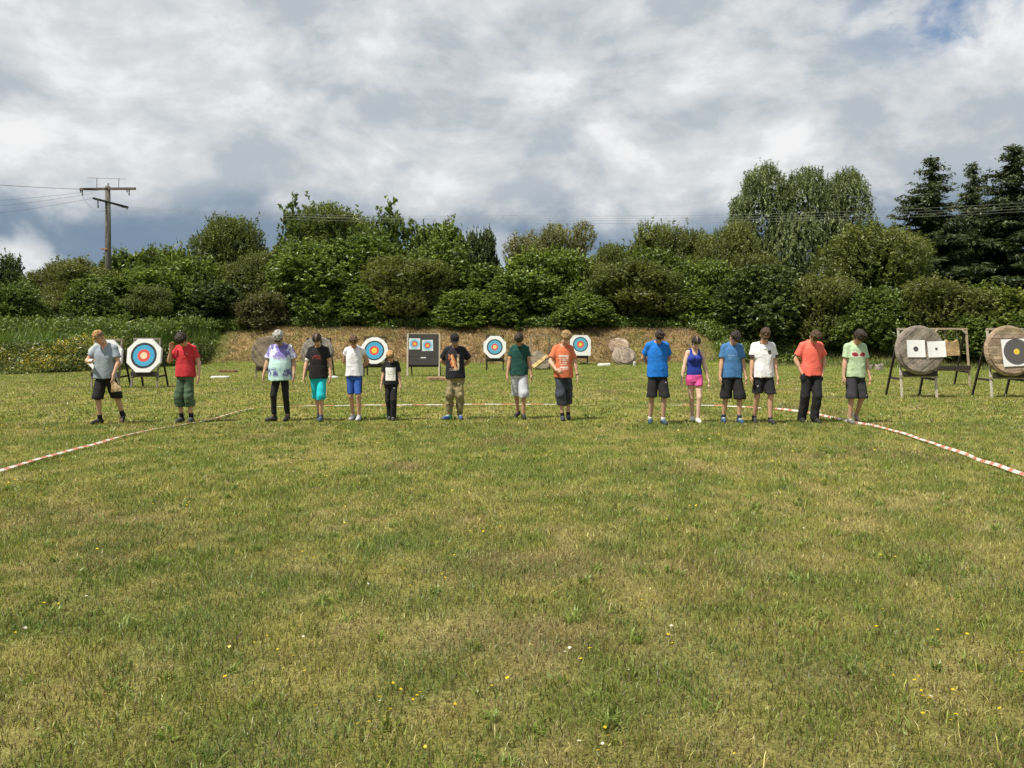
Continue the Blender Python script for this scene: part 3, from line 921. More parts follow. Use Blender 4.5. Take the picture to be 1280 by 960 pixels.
# ------------------------------------------------------------------ people: implicit bodies meshed with surface nets
class Field:
    def __init__(s, lo, hi, h):
        s.lo = np.array(lo, dtype=np.float32); s.h = h
        s.n = np.ceil((np.array(hi) - s.lo) / h).astype(int) + 1
        s.F = np.full(s.n, 1.0, dtype=np.float32)

    def block(s, lo, hi):
        a = np.clip(np.floor((np.array(lo) - s.lo) / s.h).astype(int), 0, s.n - 1)
        b = np.clip(np.ceil((np.array(hi) - s.lo) / s.h).astype(int) + 1, 1, s.n)
        sl = tuple(slice(int(a[i]), int(b[i])) for i in range(3))
        ax = [s.lo[i] + s.h * np.arange(a[i], b[i], dtype=np.float32) for i in range(3)]
        return sl, ax[0][:, None, None], ax[1][None, :, None], ax[2][None, None, :]

    def put(s, sl, d, k, op):
        f = s.F[sl]
        if op == 'add':
            if k > 0:
                h = np.clip(0.5 + 0.5 * (f - d) / k, 0, 1)
                s.F[sl] = f * (1 - h) + d * h - k * h * (1 - h)
            else:
                s.F[sl] = np.minimum(f, d)
        else:
            s.F[sl] = np.maximum(f, -d)

    def cone(s, a, b, ra, rb, k=0.015, op='add', sq=None):
        a = np.array(a, np.float32); b = np.array(b, np.float32)
        m = max(ra, rb) + 0.05
        sl, X, Y, Z = s.block(np.minimum(a, b) - m, np.maximum(a, b) + m)
        ab = b - a; L2 = max(float(ab @ ab), 1e-9)
        t = np.clip(((X - a[0]) * ab[0] + (Y - a[1]) * ab[1] + (Z - a[2]) * ab[2]) / L2, 0, 1)
        d = np.sqrt((X - a[0] - t * ab[0]) ** 2 + (Y - a[1] - t * ab[1]) ** 2 + (Z - a[2] - t * ab[2]) ** 2) - (ra + (rb - ra) * t)
        s.put(sl, d, k, op)

    def ell(s, c, R, r, k=0.02, op='add', cut=None):
        """ellipsoid, R columns = its axes"""
        c = np.array(c, np.float32); m = max(r) + 0.05
        sl, X, Y, Z = s.block(c - m, c + m)
        R = np.eye(3) if R is None else R
        q = 0; q2 = 0
        for i in range(3):
            u = (X - c[0]) * R[0, i] + (Y - c[1]) * R[1, i] + (Z - c[2]) * R[2, i]
            q = q + (u / r[i]) ** 2; q2 = q2 + (u / r[i] ** 2) ** 2
        k0 = np.sqrt(q); k1 = np.sqrt(q2)
        d = k0 * (k0 - 1) / np.maximum(k1, 1e-4)
        if cut is not None:
            d = np.maximum(d, cut(X, Y, Z))
        s.put(sl, d.astype(np.float32), k, op)

    def loft(s, prof, k=0.02, pw=2.3, lean=None):
        """prof rows: z, rx, ry, cx, cy - rounded-square section column"""
        p = np.array(prof, np.float32)
        m = 0.06
        sl, X, Y, Z = s.block((-(p[:, 1].max() + .1), -(p[:, 2].max() + .14), p[0, 0] - .03), (p[:, 1].max() + .1, p[:, 2].max() + .14, p[-1, 0] + m))
        z = Z[0, 0]
        rx = np.interp(z, p[:, 0], p[:, 1]); ry = np.interp(z, p[:, 0], p[:, 2]); cx = np.interp(z, p[:, 0], p[:, 3]); cy = np.interp(z, p[:, 0], p[:, 4])
        u = np.abs((X - cx) / rx); v = np.abs((Y - cy) / ry)
        d = ((u ** pw + v ** pw) ** (1 / pw) - 1) * np.minimum(rx, ry)
        d = np.maximum(d, np.maximum(Z - p[-1, 0], p[0, 0] - Z))
        s.put(sl, d.astype(np.float32), k, 'add')

    def grid(s):
        return (s.lo[0] + s.h * np.arange(s.n[0], dtype=np.float32))[:, None, None], (s.lo[1] + s.h * np.arange(s.n[1], dtype=np.float32))[None, :, None], (s.lo[2] + s.h * np.arange(s.n[2], dtype=np.float32))[None, None, :]

    def zcut(s, z0=None, z1=None):
        X, Y, Z = s.grid()
        if z0 is not None: s.F = np.maximum(s.F, z0 - Z)
        if z1 is not None: s.F = np.maximum(s.F, Z - z1)

    def plane_cut(s, p, n, lo, hi):
        """keep the side of the plane the normal points away from, inside a block only"""
        sl, X, Y, Z = s.block(lo, hi)
        d = (X - p[0]) * n[0] + (Y - p[1]) * n[1] + (Z - p[2]) * n[2]
        s.F[sl] = np.maximum(s.F[sl], d)

    def union(s, o, k):
        h = np.clip(0.5 + 0.5 * (s.F - o.F) / k, 0, 1)
        s.F = s.F * (1 - h) + o.F * h - k * h * (1 - h)

    def wrinkle(s, amp, f, seed):
        X, Y, Z = s.grid()
        near = np.abs(s.F) < 0.03
        ix = np.nonzero(near)
        x = s.lo[0] + s.h * ix[0]; y = s.lo[1] + s.h * ix[1]; z = s.lo[2] + s.h * ix[2]
        w = vnoise(x * f + z * f * .35, y * f, z * f * .6 - np.abs(x) * f * .5, seed) - .5 + .5 * (vnoise(x * f * 2.3, y * f * 2.3, z * f * 1.3 + x * f, seed + 1) - .5)
        s.F[ix] += amp * w * 2

    def folds(s, amp, z0, seed):
        """hanging folds: ridges that run down the cloth and slant a little, deeper towards the hem"""
        X, Y, Z = s.grid()
        ix = np.nonzero(np.abs(s.F) < 0.025)
        x = s.lo[0] + s.h * ix[0]; y = s.lo[1] + s.h * ix[1]; z = s.lo[2] + s.h * ix[2]
        sl = (vnoise(x * 3, y * 3, z * 3, seed + 2) - .5) * .5
        a = vnoise(x * 17 + z * (3.0 + 6 * sl), y * 12, z * 2.6, seed) - .5
        b = vnoise(x * 8 - z * 15, y * 8, z * 9 + x * 6, seed + 1)
        s.F[ix] += amp * (2.0 * a * (.6 + .8 * np.exp(-(z - z0) / .2)) - 1.1 * np.clip(b - .62, 0, 1) * 2)

    def mesh(s):
        G = s.F; h = s.h
        ins = G < 0
        c = [(i, j, k) for i in (0, 1) for j in (0, 1) for k in (0, 1)]
        nx, ny, nz = G.shape
        sub = lambda A, o: A[o[0]:nx - 1 + o[0], o[1]:ny - 1 + o[1], o[2]:nz - 1 + o[2]]
        cnt = sum(sub(ins, o).astype(np.int8) for o in c)
        act = (cnt > 0) & (cnt < 8)
        I, J, K = np.nonzero(act)
        vid = np.full(act.shape, -1, dtype=np.int32); vid[I, J, K] = np.arange(len(I))
        val = {o: G[I + o[0], J + o[1], K + o[2]] for o in c}
        acc = np.zeros((len(I), 3), np.float32); num = np.zeros(len(I), np.float32)
        for o in c:
            for a in range(3):
                if o[a] == 0:
                    p = list(o); p[a] = 1; p = tuple(p)
                    x = (val[o] < 0) != (val[p] < 0)
                    t = np.where(x, val[o] / np.where(x, val[o] - val[p], 1), 0)
                    q = np.array(o, np.float32)[None] + np.eye(3, dtype=np.float32)[a][None] * t[:, None]
                    acc[x] += q[x]; num[x] += 1
        V = s.lo + h * (np.stack((I, J, K), -1) + acc / np.maximum(num, 1)[:, None])
        Q = []
        for a in range(3):
            b, d = (a + 1) % 3, (a + 2) % 3
            A = np.moveaxis(ins, (a, b, d), (0, 1, 2)); W = np.moveaxis(vid, (a, b, d), (0, 1, 2))
            x = A[:-1, 1:-1, 1:-1] != A[1:, 1:-1, 1:-1]
            i, j, k = np.nonzero(x); j += 1; k += 1
            q = np.stack((W[i, j - 1, k - 1], W[i, j, k - 1], W[i, j, k], W[i, j - 1, k]), -1)
            fl = ~A[i, j, k]
            q[fl] = q[fl][:, ::-1]
            Q.append(q)
        Q = np.concatenate(Q)
        Q = Q[(Q >= 0).all(1)]
        return V, Q


def V3(*a):
    return np.array(a, dtype=float)


def head_rot(pitch, yaw, roll):
    p, y, r = math.radians(pitch), math.radians(yaw), math.radians(roll)
    f = V3(0, -1, 0); u = V3(0, 0, 1)
    up = math.cos(p) * u + math.sin(p) * f
    fw = math.cos(p) * f - math.sin(p) * u
    rt = V3(1, 0, 0)
    M = np.stack((rt, fw, up), 1)
    Ry = np.array([[math.cos(r), 0, math.sin(r)], [0, 1, 0], [-math.sin(r), 0, math.cos(r)]])
    Rz = np.array([[math.cos(y), -math.sin(y), 0], [math.sin(y), math.cos(y), 0], [0, 0, 1]])
    return Rz @ Ry @ M


def two_bone(a, c, l1, l2, bend):
    a = np.array(a, float); c = np.array(c, float); d = c - a; L = np.linalg.norm(d)
    if L > (l1 + l2) * .999:
        c = a + d / L * (l1 + l2) * .999; d = c - a; L = np.linalg.norm(d)
    x = (l1 * l1 - l2 * l2 + L * L) / (2 * L); h = math.sqrt(max(l1 * l1 - x * x, 0))
    n = np.array(bend, float); n -= d / L * np.dot(n, d / L); n /= max(np.linalg.norm(n), 1e-6)
    return a + d / L * x + n * h, c


def arm_pose(kind, sx, custom=None):
    """wrist position and elbow direction for one arm; sx = -1 image left, +1 image right"""
    if kind == 'down': return V3(sx * .262, -.06, .845), V3(sx * .35, .8, 0), V3(sx * .03, -.12, -1)
    if kind == 'wide': return V3(sx * .29, -.05, .86), V3(sx * .5, .8, 0), V3(sx * .25, -.1, -1)
    if kind == 'back': return V3(sx * .07, .19, .985), V3(sx * 1.0, .35, -.1), V3(-sx * .9, .1, -.3)
    if kind == 'pocket': return V3(sx * .205, -.04, .90), V3(sx * .9, .6, 0), V3(-sx * .25, -.06, -1)
    w, e, h = custom[:3]
    return V3(*w), V3(*e), V3(*h)


HAIRC = {'brown': (0.080, 0.047, 0.027), 'dark': (0.030, 0.020, 0.015), 'blond': (0.33, 0.22, 0.105), 'grey': (0.36, 0.345, 0.32), 'lightbrown': (0.19, 0.125, 0.065), 'redbrown': (0.11, 0.06, 0.033)}


def person(px, foot_y, top_y, label, P):
    g = lambda k, d=None: P.get(k, d)
    fat = g('fat', 0.0); wd = g('wide', 1.0)
    skin = np.array(g('skin', (0.56, 0.33, 0.22)))
    # ---- skeleton at 1.75 m
    hipz = g('hipz', .915)
    feet = g('feet', ((-.10, -.03, 0, 0, -8), (.10, .03, 0, 0, 8)))   # x, y, lift, toe-down pitch, yaw
    legs = []
    for i, sx in enumerate((-1, 1)):
        fx, fy, lz, pt, yw = feet[i]
        hip = V3(sx * .088, 0, hipz); ank = V3(fx, fy + .04, .088 + lz)
        kn, ank = two_bone(hip, ank, .43, .415, g('kneedir', V3(sx * .12, -1, 0)))
        legs.append((hip, kn, ank, pt, yw))
    sh = g('shz', 1.385); shw = .158 * wd
    arms = []
    for i, sx in enumerate((-1, 1)):
        kind = g('arms', ('down', 'down'))[i]
        w, e, hd = arm_pose(kind if isinstance(kind, str) else 'c', sx, None if isinstance(kind, str) else kind)
        s_ = V3(sx * shw, .005, sh - .005)
        el, w = two_bone(s_, w, .285, .255, e)
        arms.append((s_, el, w, unit(hd), kind))
    pitch, yaw, roll = g('head', (48, 0, 0))
    pitch += 6; R = head_rot(pitch, yaw, roll); Rn = head_rot(pitch * .6, yaw * .5, roll * .6)
    nb = V3(0, -.005, 1.435)
    hc = nb + Rn @ V3(0, .01, .075) + R @ V3(0, .015, .115)
    HP = lambda x, f, u: hc + R @ V3(x, f, u)

    XS = g('xs', .90); L0 = g('legs')
    # ---- body
    lo = (-.62, -.42, -.02); hi = (.62, .36, 1.86)
    B = Field(lo, hi, .0078)
    B.loft([(.80, .13, .080, 0, .01), (.90, .145 + fat * .5, .092 + fat * .3, 0, .01), (1.0, .142 + fat, .092 + fat, 0, -.0), (1.10, .130 + fat * 1.1, .086 + fat * 1.5, 0, -fat * .5),
            (1.25, .145 * wd + fat * .7, .096 + fat, 0, -fat * .2), (1.36, .145 * wd, .09, 0, .0), (1.43, .12 * wd, .075, 0, .01), (1.47, .06, .05, 0, .01)], k=.03)
    for sx in (-1, 1):
        B.cone((sx * .05, .01, 1.412), (sx * shw, .005, sh - .014), .036, .046, k=.03)
        if g('female'):
            B.ell((sx * .075, -.085, 1.265), None, (.068, .06, .065), k=.03)
    B.cone(nb + V3(0, .01, -.03), HP(0, -.022, -.075), .058, .052, k=.025)
    for (hip, kn, ank, pt, yw) in legs:
        tr_ = .088 if L0.get('end', .48) > .6 else .078
        B.cone(hip + V3(0, 0, -.05), kn, tr_, .054, k=.03)
        B.cone(kn, ank, .053, .037, k=.02)
        dk = unit(ank - kn)
        B.cone(kn + dk * .09 + V3(0, .018, 0), kn + dk * .20 + V3(0, .012, 0), .047, .038, k=.02)
        B.cone(kn + V3(0, -.012, .02), kn + V3(0, -.012, -.02), .043, .042, k=.02)
        fd = V3(math.sin(math.radians(yw)), -math.cos(math.radians(yw)), 0)
        fd = fd * math.cos(math.radians(pt)) - V3(0, 0, 1) * math.sin(math.radians(pt))
        B.cone(ank - V3(0, 0, .03), ank + fd * .12 - V3(0, 0, .045), .036, .026, k=.02)
    # head
    B.ell(HP(0, -.012, .035), R, (.084, .094, .093), k=.02)
    B.ell(HP(0, .022, -.055), R, (.061, .066, .066), k=.03)
    B.ell(HP(0, .055, -.098), R, (.026, .026, .022), k=.02)
    B.cone(HP(0, .083, .005), HP(0, .104, -.032), .010, .014, k=.012)
    B.cone(HP(-.03, .074, .022), HP(.03, .074, .022), .013, .013, k=.015)
    for sx in (-1, 1):
        B.ell(HP(sx * .086, -.012, -.012), R, (.012, .024, .033), k=.006)
    # arms and hands
    for i, (s_, el, w, hd, kind) in enumerate(arms):
        sx = -1 if i == 0 else 1
        A = Field(lo, hi, .0078)
        A.cone(s_, el, .053, .041, k=.02)
        A.cone(s_ + (el - s_) * .35, s_ + (el - s_) * .7, .047, .043, k=.02)
        A.cone(el, w, .040, .027, k=.015)
        A.cone(el + (w - el) * .15, el + (w - el) * .4, .042, .037, k=.02)
        pn = V3(-sx, 0, 0.05) if not (isinstance(kind, tuple) and len(kind) > 3) else V3(*kind[3])  # palm normal
        pn = unit(pn - hd * np.dot(pn, hd)); sd = np.cross(hd, pn)
        if sd[1] > 0 and isinstance(kind, str): sd = -sd        # thumb side faces forward
        Rh = np.stack((sd, pn, hd), 1)
        A.ell(w + hd * .05, Rh, (.040, .018, .056), k=.012)
        A.ell(w + hd * .075, Rh, (.041, .017, .03), k=.012)
        curl = 26 if kind not in ('back',) else 45
        for j, (o, ln) in enumerate(((.031, .066), (.0105, .075), (-.0105, .070), (-.031, .055))):
            b = w + hd * .088 + sd * o
            c1 = math.radians(curl * .55 + 3 * j); c2 = math.radians(curl * 1.5 + 5 * j)
            m = b + (hd * math.cos(c1) + pn * math.sin(c1) + sd * o * 2.2) * ln * .52
            e = m + (hd * math.cos(c2) + pn * math.sin(c2)) * ln * .5
            A.cone(b, m, .0098, .0092, k=.003); A.cone(m, e, .0092, .0080, k=.003)
        tb = w + hd * .025 + sd * .030
        tm = tb + unit(hd * .75 + sd * .55 + pn * .25) * .038
        te = tm + unit(hd * .95 + sd * .15 + pn * .3) * .030
        A.cone(tb, tm, .014, .0115, k=.008); A.cone(tm, te, .0115, .0092, k=.004)
        B.union(A, .014)
    V, Q = B.mesh()
    loc = (V - hc) @ R
    col = np.tile(skin, (len(V), 1))
    inh = np.abs(loc[:, 2]) < .16
    fr = inh & (loc[:, 1] > .045)
    flush = fr & (np.abs(loc[:, 0]) < .06)
    col[flush] = skin * np.array((1.0, .88, .85))
    lips = fr & (np.abs(loc[:, 0]) < .026) & (np.abs(loc[:, 2] + .066) < .009); col[lips] = skin * np.array((.8, .5, .5))
    for sx in (-1, 1):
        ey = fr & (np.abs(loc[:, 0] - sx * .031) < .016) & (np.abs(loc[:, 2]) < .009); col[ey] = (.55, .52, .48)
        ir = fr & (np.abs(loc[:, 0] - sx * .031) < .007) & (np.abs(loc[:, 2]) < .008); col[ir] = (.03, .02, .015)
        br = fr & (np.abs(loc[:, 0] - sx * .033) < .022) & (np.abs(loc[:, 2] - .025) < .005); col[br] = skin * .55
    if g('stubble'):
        sb = inh & (loc[:, 1] > -.01) & (loc[:, 2] < -.045); col[sb] = skin * .62
    # scale so that the top of the bowed head comes where it is
    top = V[:, 2].max() + .012
    d = F * CAM_Z / (foot_y - HOR)
    S = (foot_y - top_y) * d / F / top
    X0 = wx(px, d)
    SV = np.array((S * XS, S, S))
    root = link('person', new_mesh('person_body', V * SV, Q, np.full(len(Q), 4), col, smooth=True), M_SKIN, None, (X0, d, float(ground_h(X0, d))))
    tag(root, label, 'person', 'archers walking in a line across the lawn')

    def piece(name, fld, colf, mat, lab=None):
        V, Q = fld.mesh()
        if len(V) == 0: return None
        c = colf(V) if callable(colf) else np.tile(np.array(colf, float), (len(V), 1))
        o = link(name, new_mesh(name, V * SV, Q, np.full(len(Q), 4), c, smooth=True), mat, root)
        if lab: o['label'] = lab
        return o

    # ---- hair
    hcol = np.array(HAIRC[g('hair', 'brown')])
    hs = g('hairstyle', 'short')
    Hf = Field(hc - .24, hc + .24, .0065)
    vol = {'short': .010, 'crop': .005, 'mop': .024, 'long': .014, 'under': .006}[hs]
    brow = {'short': .055, 'crop': .062, 'mop': .035, 'long': .05, 'under': .05}[hs]
    def face_cut(X, Y, Z):
        dx, dy, dz = X - hc[0], Y - hc[1], Z - hc[2]
        f_ = dx * R[0, 1] + dy * R[1, 1] + dz * R[2, 1]; u_ = dx * R[0, 2] + dy * R[1, 2] + dz * R[2, 2]; x_ = dx * R[0, 0] + dy * R[1, 0] + dz * R[2, 0]
        low = np.maximum(f_ - .012 - .02 * (u_ > .02), -(u_ - brow + .25 * np.maximum(f_, 0) * 0))   # in front and under the hairline
        low = np.minimum(f_ - .008, brow - u_)
        neck = -.085 - u_ + .35 * np.minimum(f_, 0) * 0
        return np.maximum(low, neck)
    Hf.ell(HP(0, -.014, .036), R, (.084 + vol, .096 + vol, .094 + vol), k=0, cut=face_cut)
    if hs in ('mop', 'short', 'crop'):
        big = {'mop': 1.0, 'short': .72, 'crop': .5}[hs]
        for q in range(26):
            r_ = np.random.default_rng(int(px) * 31 + q)
            dd = unit(r_.normal(0, 1, 3) * np.array((1, .8, .5)) + np.array((0, .25, .8)))
            Hf.ell(HP(dd[0] * .086, -.012 + dd[1] * .092, .04 + dd[2] * (.092 + .012 * big)), R, (.026 * big, .032 * big, .022 * big), k=.010)
        for q in range(7):
            xq = (q - 3) * .022 + r_.normal(0, .004)
            Hf.cone(HP(xq, .05 - abs(xq) * .3, .112), HP(xq * 1.12, .078 - abs(xq) * .42, .068 + r_.uniform(-.02, .02)), .018 * big + .004, .010 * big + .003, k=.010)
    if hs == 'long':
        Hf.cone(HP(0, -.10, .0), HP(.03, -.12, -.12), .035, .03, k=.02); Hf.cone(HP(.03, -.12, -.12), HP(.05, -.13, -.26) + V3(0, .03, 0), .03, .015, k=.02)
        for sx in (-1, 1): Hf.cone(HP(sx * .072, .0, .03), HP(sx * .073, -.03, -.06), .018, .016, k=.015)
    Hf.wrinkle(.009, 42, int(px))
    part = g('part', False)
    def hcolf(V):
        l = (V - hc) @ R
        c = np.tile(hcol, (len(V), 1)) * (0.75 + .5 * vnoise(l[:, 0] * 60, l[:, 1] * 14, l[:, 2] * 14, int(px)))[:, None]
        if g('toplight'): c = mixc(c, c * np.array((2.6, 2.2, 1.7)), sstep(.07, .10, l[:, 2]) * .8)  # crown painted lighter, as if lit from above
        if part: c[(np.abs(l[:, 0]) < .0045) & (l[:, 1] > -.05) & (l[:, 2] > .05)] = skin * .8
        return c
    piece('hair', Hf, hcolf, M_HAIR)
    if g('beard'):
        Bf = Field(hc - .2, hc + .2, .0065)
        bcut = lambda X, Y, Z: ((X - hc[0]) * R[0, 2] + (Y - hc[1]) * R[1, 2] + (Z - hc[2]) * R[2, 2]) + .052
        Bf.ell(HP(0, .026, -.062), R, (.068, .070, .074), k=0, cut=bcut)
        Bf.wrinkle(.005, 45, int(px))
        piece('beard', Bf, g('beard'), M_HAIR)
    if g('cap'):
        Cf = Field(hc - .24, hc + .26, .0065)
        ccut = lambda X, Y, Z: .035 - ((X - hc[0]) * R[0, 2] + (Y - hc[1]) * R[1, 2] + (Z - hc[2]) * R[2, 2])
        Cf.ell(HP(0, -.012, .04), R, (.099, .110, .106), k=0, cut=ccut)
        Cf.ell(HP(0, .085, .045), R, (.086, .075, .008), k=.006)
        piece('cap', Cf, g('cap'), M_CLOTH)
    if g('sunglasses'):
        Sf = Field(hc - .2, hc + .2, .005)
        for sx in (-1, 1):
            Sf.ell(HP(sx * .034, .094, .0), R, (.030, .010, .021), k=.003)
            Sf.cone(HP(sx * .064, .085, .008), HP(sx * .084, -.01, .006), .006, .006, k=.002)
        Sf.cone(HP(-.02, .100, .006), HP(.02, .100, .006), .006, .006, k=.002)
        piece('sunglasses', Sf, (.012, .012, .014), M_SHOE)

    # ---- upper garment
    T = g('top')
    hem = T.get('hem', .84); fl0 = .012; lo2 = (-.48, -.40, hem - .05); hi2 = (.48, .34, 1.56)
    C = Field(lo2, hi2, .0095)
    e = T.get('ease', .018); fl = T.get('flare', .0) + fl0
    if T.get('tank'):
        C.loft([(hem - .02, .172, .118, 0, .005), (1.0, .165, .115, 0, 0), (1.10, .148, .105, 0, 0), (1.2, .160, .118, 0, -.005), (1.30, .168, .118, 0, 0), (1.42, .14, .09, 0, .005), (1.46, .10, .075, 0, .005)], k=.02)
        for sx in (-1, 1):
            C.ell((sx * .075, -.088, 1.265), None, (.078, .072, .075), k=.03)
    else:
        C.loft([(hem - .02, .178 + e + fl + fat * .9, .122 + e + fl + fat, 0, .0 - fat * .4), (1.0, .172 + e + fl * .7 + fat, .118 + e + fl * .7 + fat * 1.4, 0, -fat * .5), (1.10, .160 + e + fl * .5 + fat, .112 + e + fl * .4 + fat * 1.6, 0, -fat * .5),
                (1.25, .168 * wd + e + fat * .6, .116 + e + fat, 0, -fat * .2), (1.34, .162 * wd + e * .5, .112 + e * .5, 0, 0), (1.40, .130 * wd, .092, 0, .004), (1.44, .098, .074, 0, .008), (1.475, .070, .062, 0, .008), (1.49, .064, .058, 0, .006)], k=.02)
        C.zcut(z0=hem)
        slv = T.get('sleeve', .68); sr = T.get('sleeve_r', .066)
        for (s_, el, w, hd, kind) in arms:
            ax = unit(el - s_); end = s_ + ax * (.285 * slv)
            A = Field(lo2, hi2, .0095)
            inner = V3(s_[0] * .35, .008, 1.425)
            A.cone(inner, s_ - V3(0, 0, .006), .052, sr * .92, k=.03)
            A.cone(s_ - V3(0, 0, .006), end + ax * .03, sr * .92, sr + T.get('sl_flare', .010), k=.03)
            A.plane_cut(end, ax, lo2, hi2)
            C.union(A, .022)
    if T.get('tank'):
        C.zcut(z0=hem)
        for sx in (-1, 1):
            C.ell((sx * .205, .0, 1.40), None, (.095, .20, .135), op='sub')
        C.ell((0, -.10, 1.45), None, (.078, .11, .125), op='sub')
    else:
        nk = T.get('neck', 'crew')
        C.cone(nb + V3(0, -.004, .0), nb + V3(0, -.03, .10), .060, .074, op='sub')
        if nk == 'v':
            for q in range(7):
                C.cone(V3(0, -.16, 1.34 + q * .018), V3(0, -.02, 1.34 + q * .018), .008 + q * .0085, .008 + q * .0085, op='sub')
        else:
            C.ell((0, -.068, 1.462), None, (.060, .062, .044), op='sub')
    C.wrinkle(T.get('wr', .007) * .7, 8, int(px) + 3); C.folds(T.get('wr', .007) * .9, hem, int(px) + 4)
    piece(T.get('name', 't_shirt'), C, T['col'], M_CLOTH)

    # ---- trousers / shorts
    L = g('legs'); end = L.get('end', .48); up = min(L.get('up', .99), hem + .035)
    lo3 = (-.45, -.42, end - .03); hi3 = (.45, .36, up + .08)
    C = Field(lo3, hi3, .0095)
    ex = L.get('ease', .015)
    C.loft([(.80, .165 + ex, .115 + ex, 0, .01), (.90, .172 + ex + fat * .4, .118 + ex + fat * .3, 0, .01), (up + .02, .160 + ex * .5 + fat * .7, .110 + ex * .5 + fat * .8, 0, .0)], k=.02)
    rk = L.get('knee', .085); ra = L.get('ankle', .065); rt = L.get('thigh', .098)
    A = Field(lo3, hi3, .0095)
    for (hip, kn, ank, pt, yw) in legs:
        A2 = Field(lo3, hi3, .0095)
        h2 = hip + V3(np.sign(hip[0]) * L.get('out', .0), 0, 0)
        A2.cone(h2 + V3(-np.sign(hip[0]) * .012, 0, -.06), kn, rt * .97, rk, k=.03)
        A2.cone(kn, ank + V3(0, .01, .0), rk, ra, k=.02)
        if L.get('drop'):
            A2.cone(V3(0, 0, .64), kn, .09, rk, k=.04)
        if L.get('puff'):
            pz = L['puff']; t = np.clip((kn[2] - pz) / max(kn[2] - ank[2], .01), 0, 1); q = kn + (ank - kn) * t
            pr = L.get('pr', .092); A2.ell(q, None, (pr, pr, .06), k=.03)
        C.union(A2, .012 if not L.get('drop') else .04)
    for (s_, el, w, hd, kind) in arms:
        if kind == 'pocket':
            C.ell(w + hd * .08 - V3(np.sign(w[0]) * .02, 0, .0), None, (.046, .056, .085), k=.05)
    C.zcut(z0=end, z1=up)
    C.wrinkle(L.get('wr', .007) * 1.0, L.get('wf', 9), int(px) + 5); C.folds(L.get('wr', .007) * .8, end, int(px) + 6)
    piece(L.get('name', 'shorts'), C, L['col'], M_CLOTH)

    # ---- socks and shoes
    Sx = g('socks'); sc = g('shoe', (.03, .03, .035)); sole = g('sole', (.06, .06, .06))
    for i, (hip, kn, ank, pt, yw) in enumerate(legs):
        fd0 = V3(math.sin(math.radians(yw)), -math.cos(math.radians(yw)), 0); cp, sp = math.cos(math.radians(pt)), math.sin(math.radians(pt))
        fd = fd0 * cp - V3(0, 0, 1) * sp; upv = V3(0, 0, 1) * cp + fd0 * sp
        sdv = np.cross(fd, upv)
        base = ank - upv * .088
        if Sx:
            Kf = Field(ank + V3(-.12, -.14, -.08), ank + V3(.12, .14, .26), .0075)
            dk = unit(kn - ank)
            Kf.cone(ank - V3(0, 0, .03), ank + dk * Sx[0], .043, .045, k=.01)
            Kf.plane_cut(ank + dk * Sx[0], dk, ank - .3, ank + .4)
            piece('sock', Kf, Sx[1], M_CLOTH)
        W = Field(ank + V3(-.24, -.28, -.26), ank + V3(.24, .24, .16), .0075)
        W.cone(base - fd * .035 + upv * .045, base + fd * .06 + upv * .05, .043, .044, k=.02)
        W.cone(base + fd * .06 + upv * .045, base + fd * .155 + upv * .030, .046, .038, k=.02)
        W.cone(base + upv * .05, base - fd * .012 + upv * g('shaft', .10), .046, .046, k=.015)
        W.plane_cut(base - fd * .012 + upv * g('shaft', .10), upv, ank - .4, ank + .4)
        W.plane_cut(base + upv * .001, -upv, ank - .4, ank + .4)
        def scol(V, base=base, upv=upv, fd=fd):
            hgt = (V - base) @ upv; fo = (V - base) @ fd
            c = np.tile(np.array(sc), (len(V), 1))
            if g('shoe2') is not None:
                c[(fo < .05) & (hgt > .03)] = g('shoe2')
            c[hgt < .018] = sole
            lc = (fo > .04) & (fo < .10) & (hgt > .078) ; c[lc] = np.array(sole) * .9 + .02
            return c
        piece('shoe', W, scol, M_SHOE)
    if g('watch') is not None:
        i, wc = g('watch'); (s_, el, w, hd, kind) = arms[i]
        ax = unit(w - el); K = Field(w - .08, w + .08, .005)
        K.cone(w - ax * .025, w - ax * .008, .033, .031, k=0)
        K.plane_cut(w - ax * .006, ax, w - .2, w + .2); K.plane_cut(w - ax * .028, -ax, w - .2, w + .2)
        piece('wristwatch', K, wc, M_SHOE)
    if g('band') is not None:
        i, wc = g('band'); (s_, el, w, hd, kind) = arms[i]
        ax = unit(el - s_); q = s_ + ax * .205; K = Field(q - .1, q + .1, .006)
        K.cone(q - ax * .02, q + ax * .02, .054, .053, k=0)
        K.plane_cut(q + ax * .02, ax, q - .2, q + .2); K.plane_cut(q - ax * .02, -ax, q - .2, q + .2)
        piece('arm_band', K, wc, M_CLOTH)
    return root, arms, SV


def flat(c):
    c = np.array(c, float)
    return lambda V: np.tile(c, (len(V), 1))


def front(V):
    return V[:, 1] < -.03


def text_rows(V, rows, base, ink, x0, x1, seed=1):
    """lines of small lettering seen from afar: blocks of letters in rows"""
    c = np.tile(np.array(base, float), (len(V), 1))
    for (za, zb, xa, xb, dens, gap) in rows:
        cell = np.floor(V[:, 0] / gap)
        on = _hash(cell, np.full(len(V), za * 1000), np.zeros(len(V)), seed) < dens
        k = front(V) & (V[:, 2] > za) & (V[:, 2] < zb) & (V[:, 0] > xa) & (V[:, 0] < xb) & on
        c[k] = ink
    return c


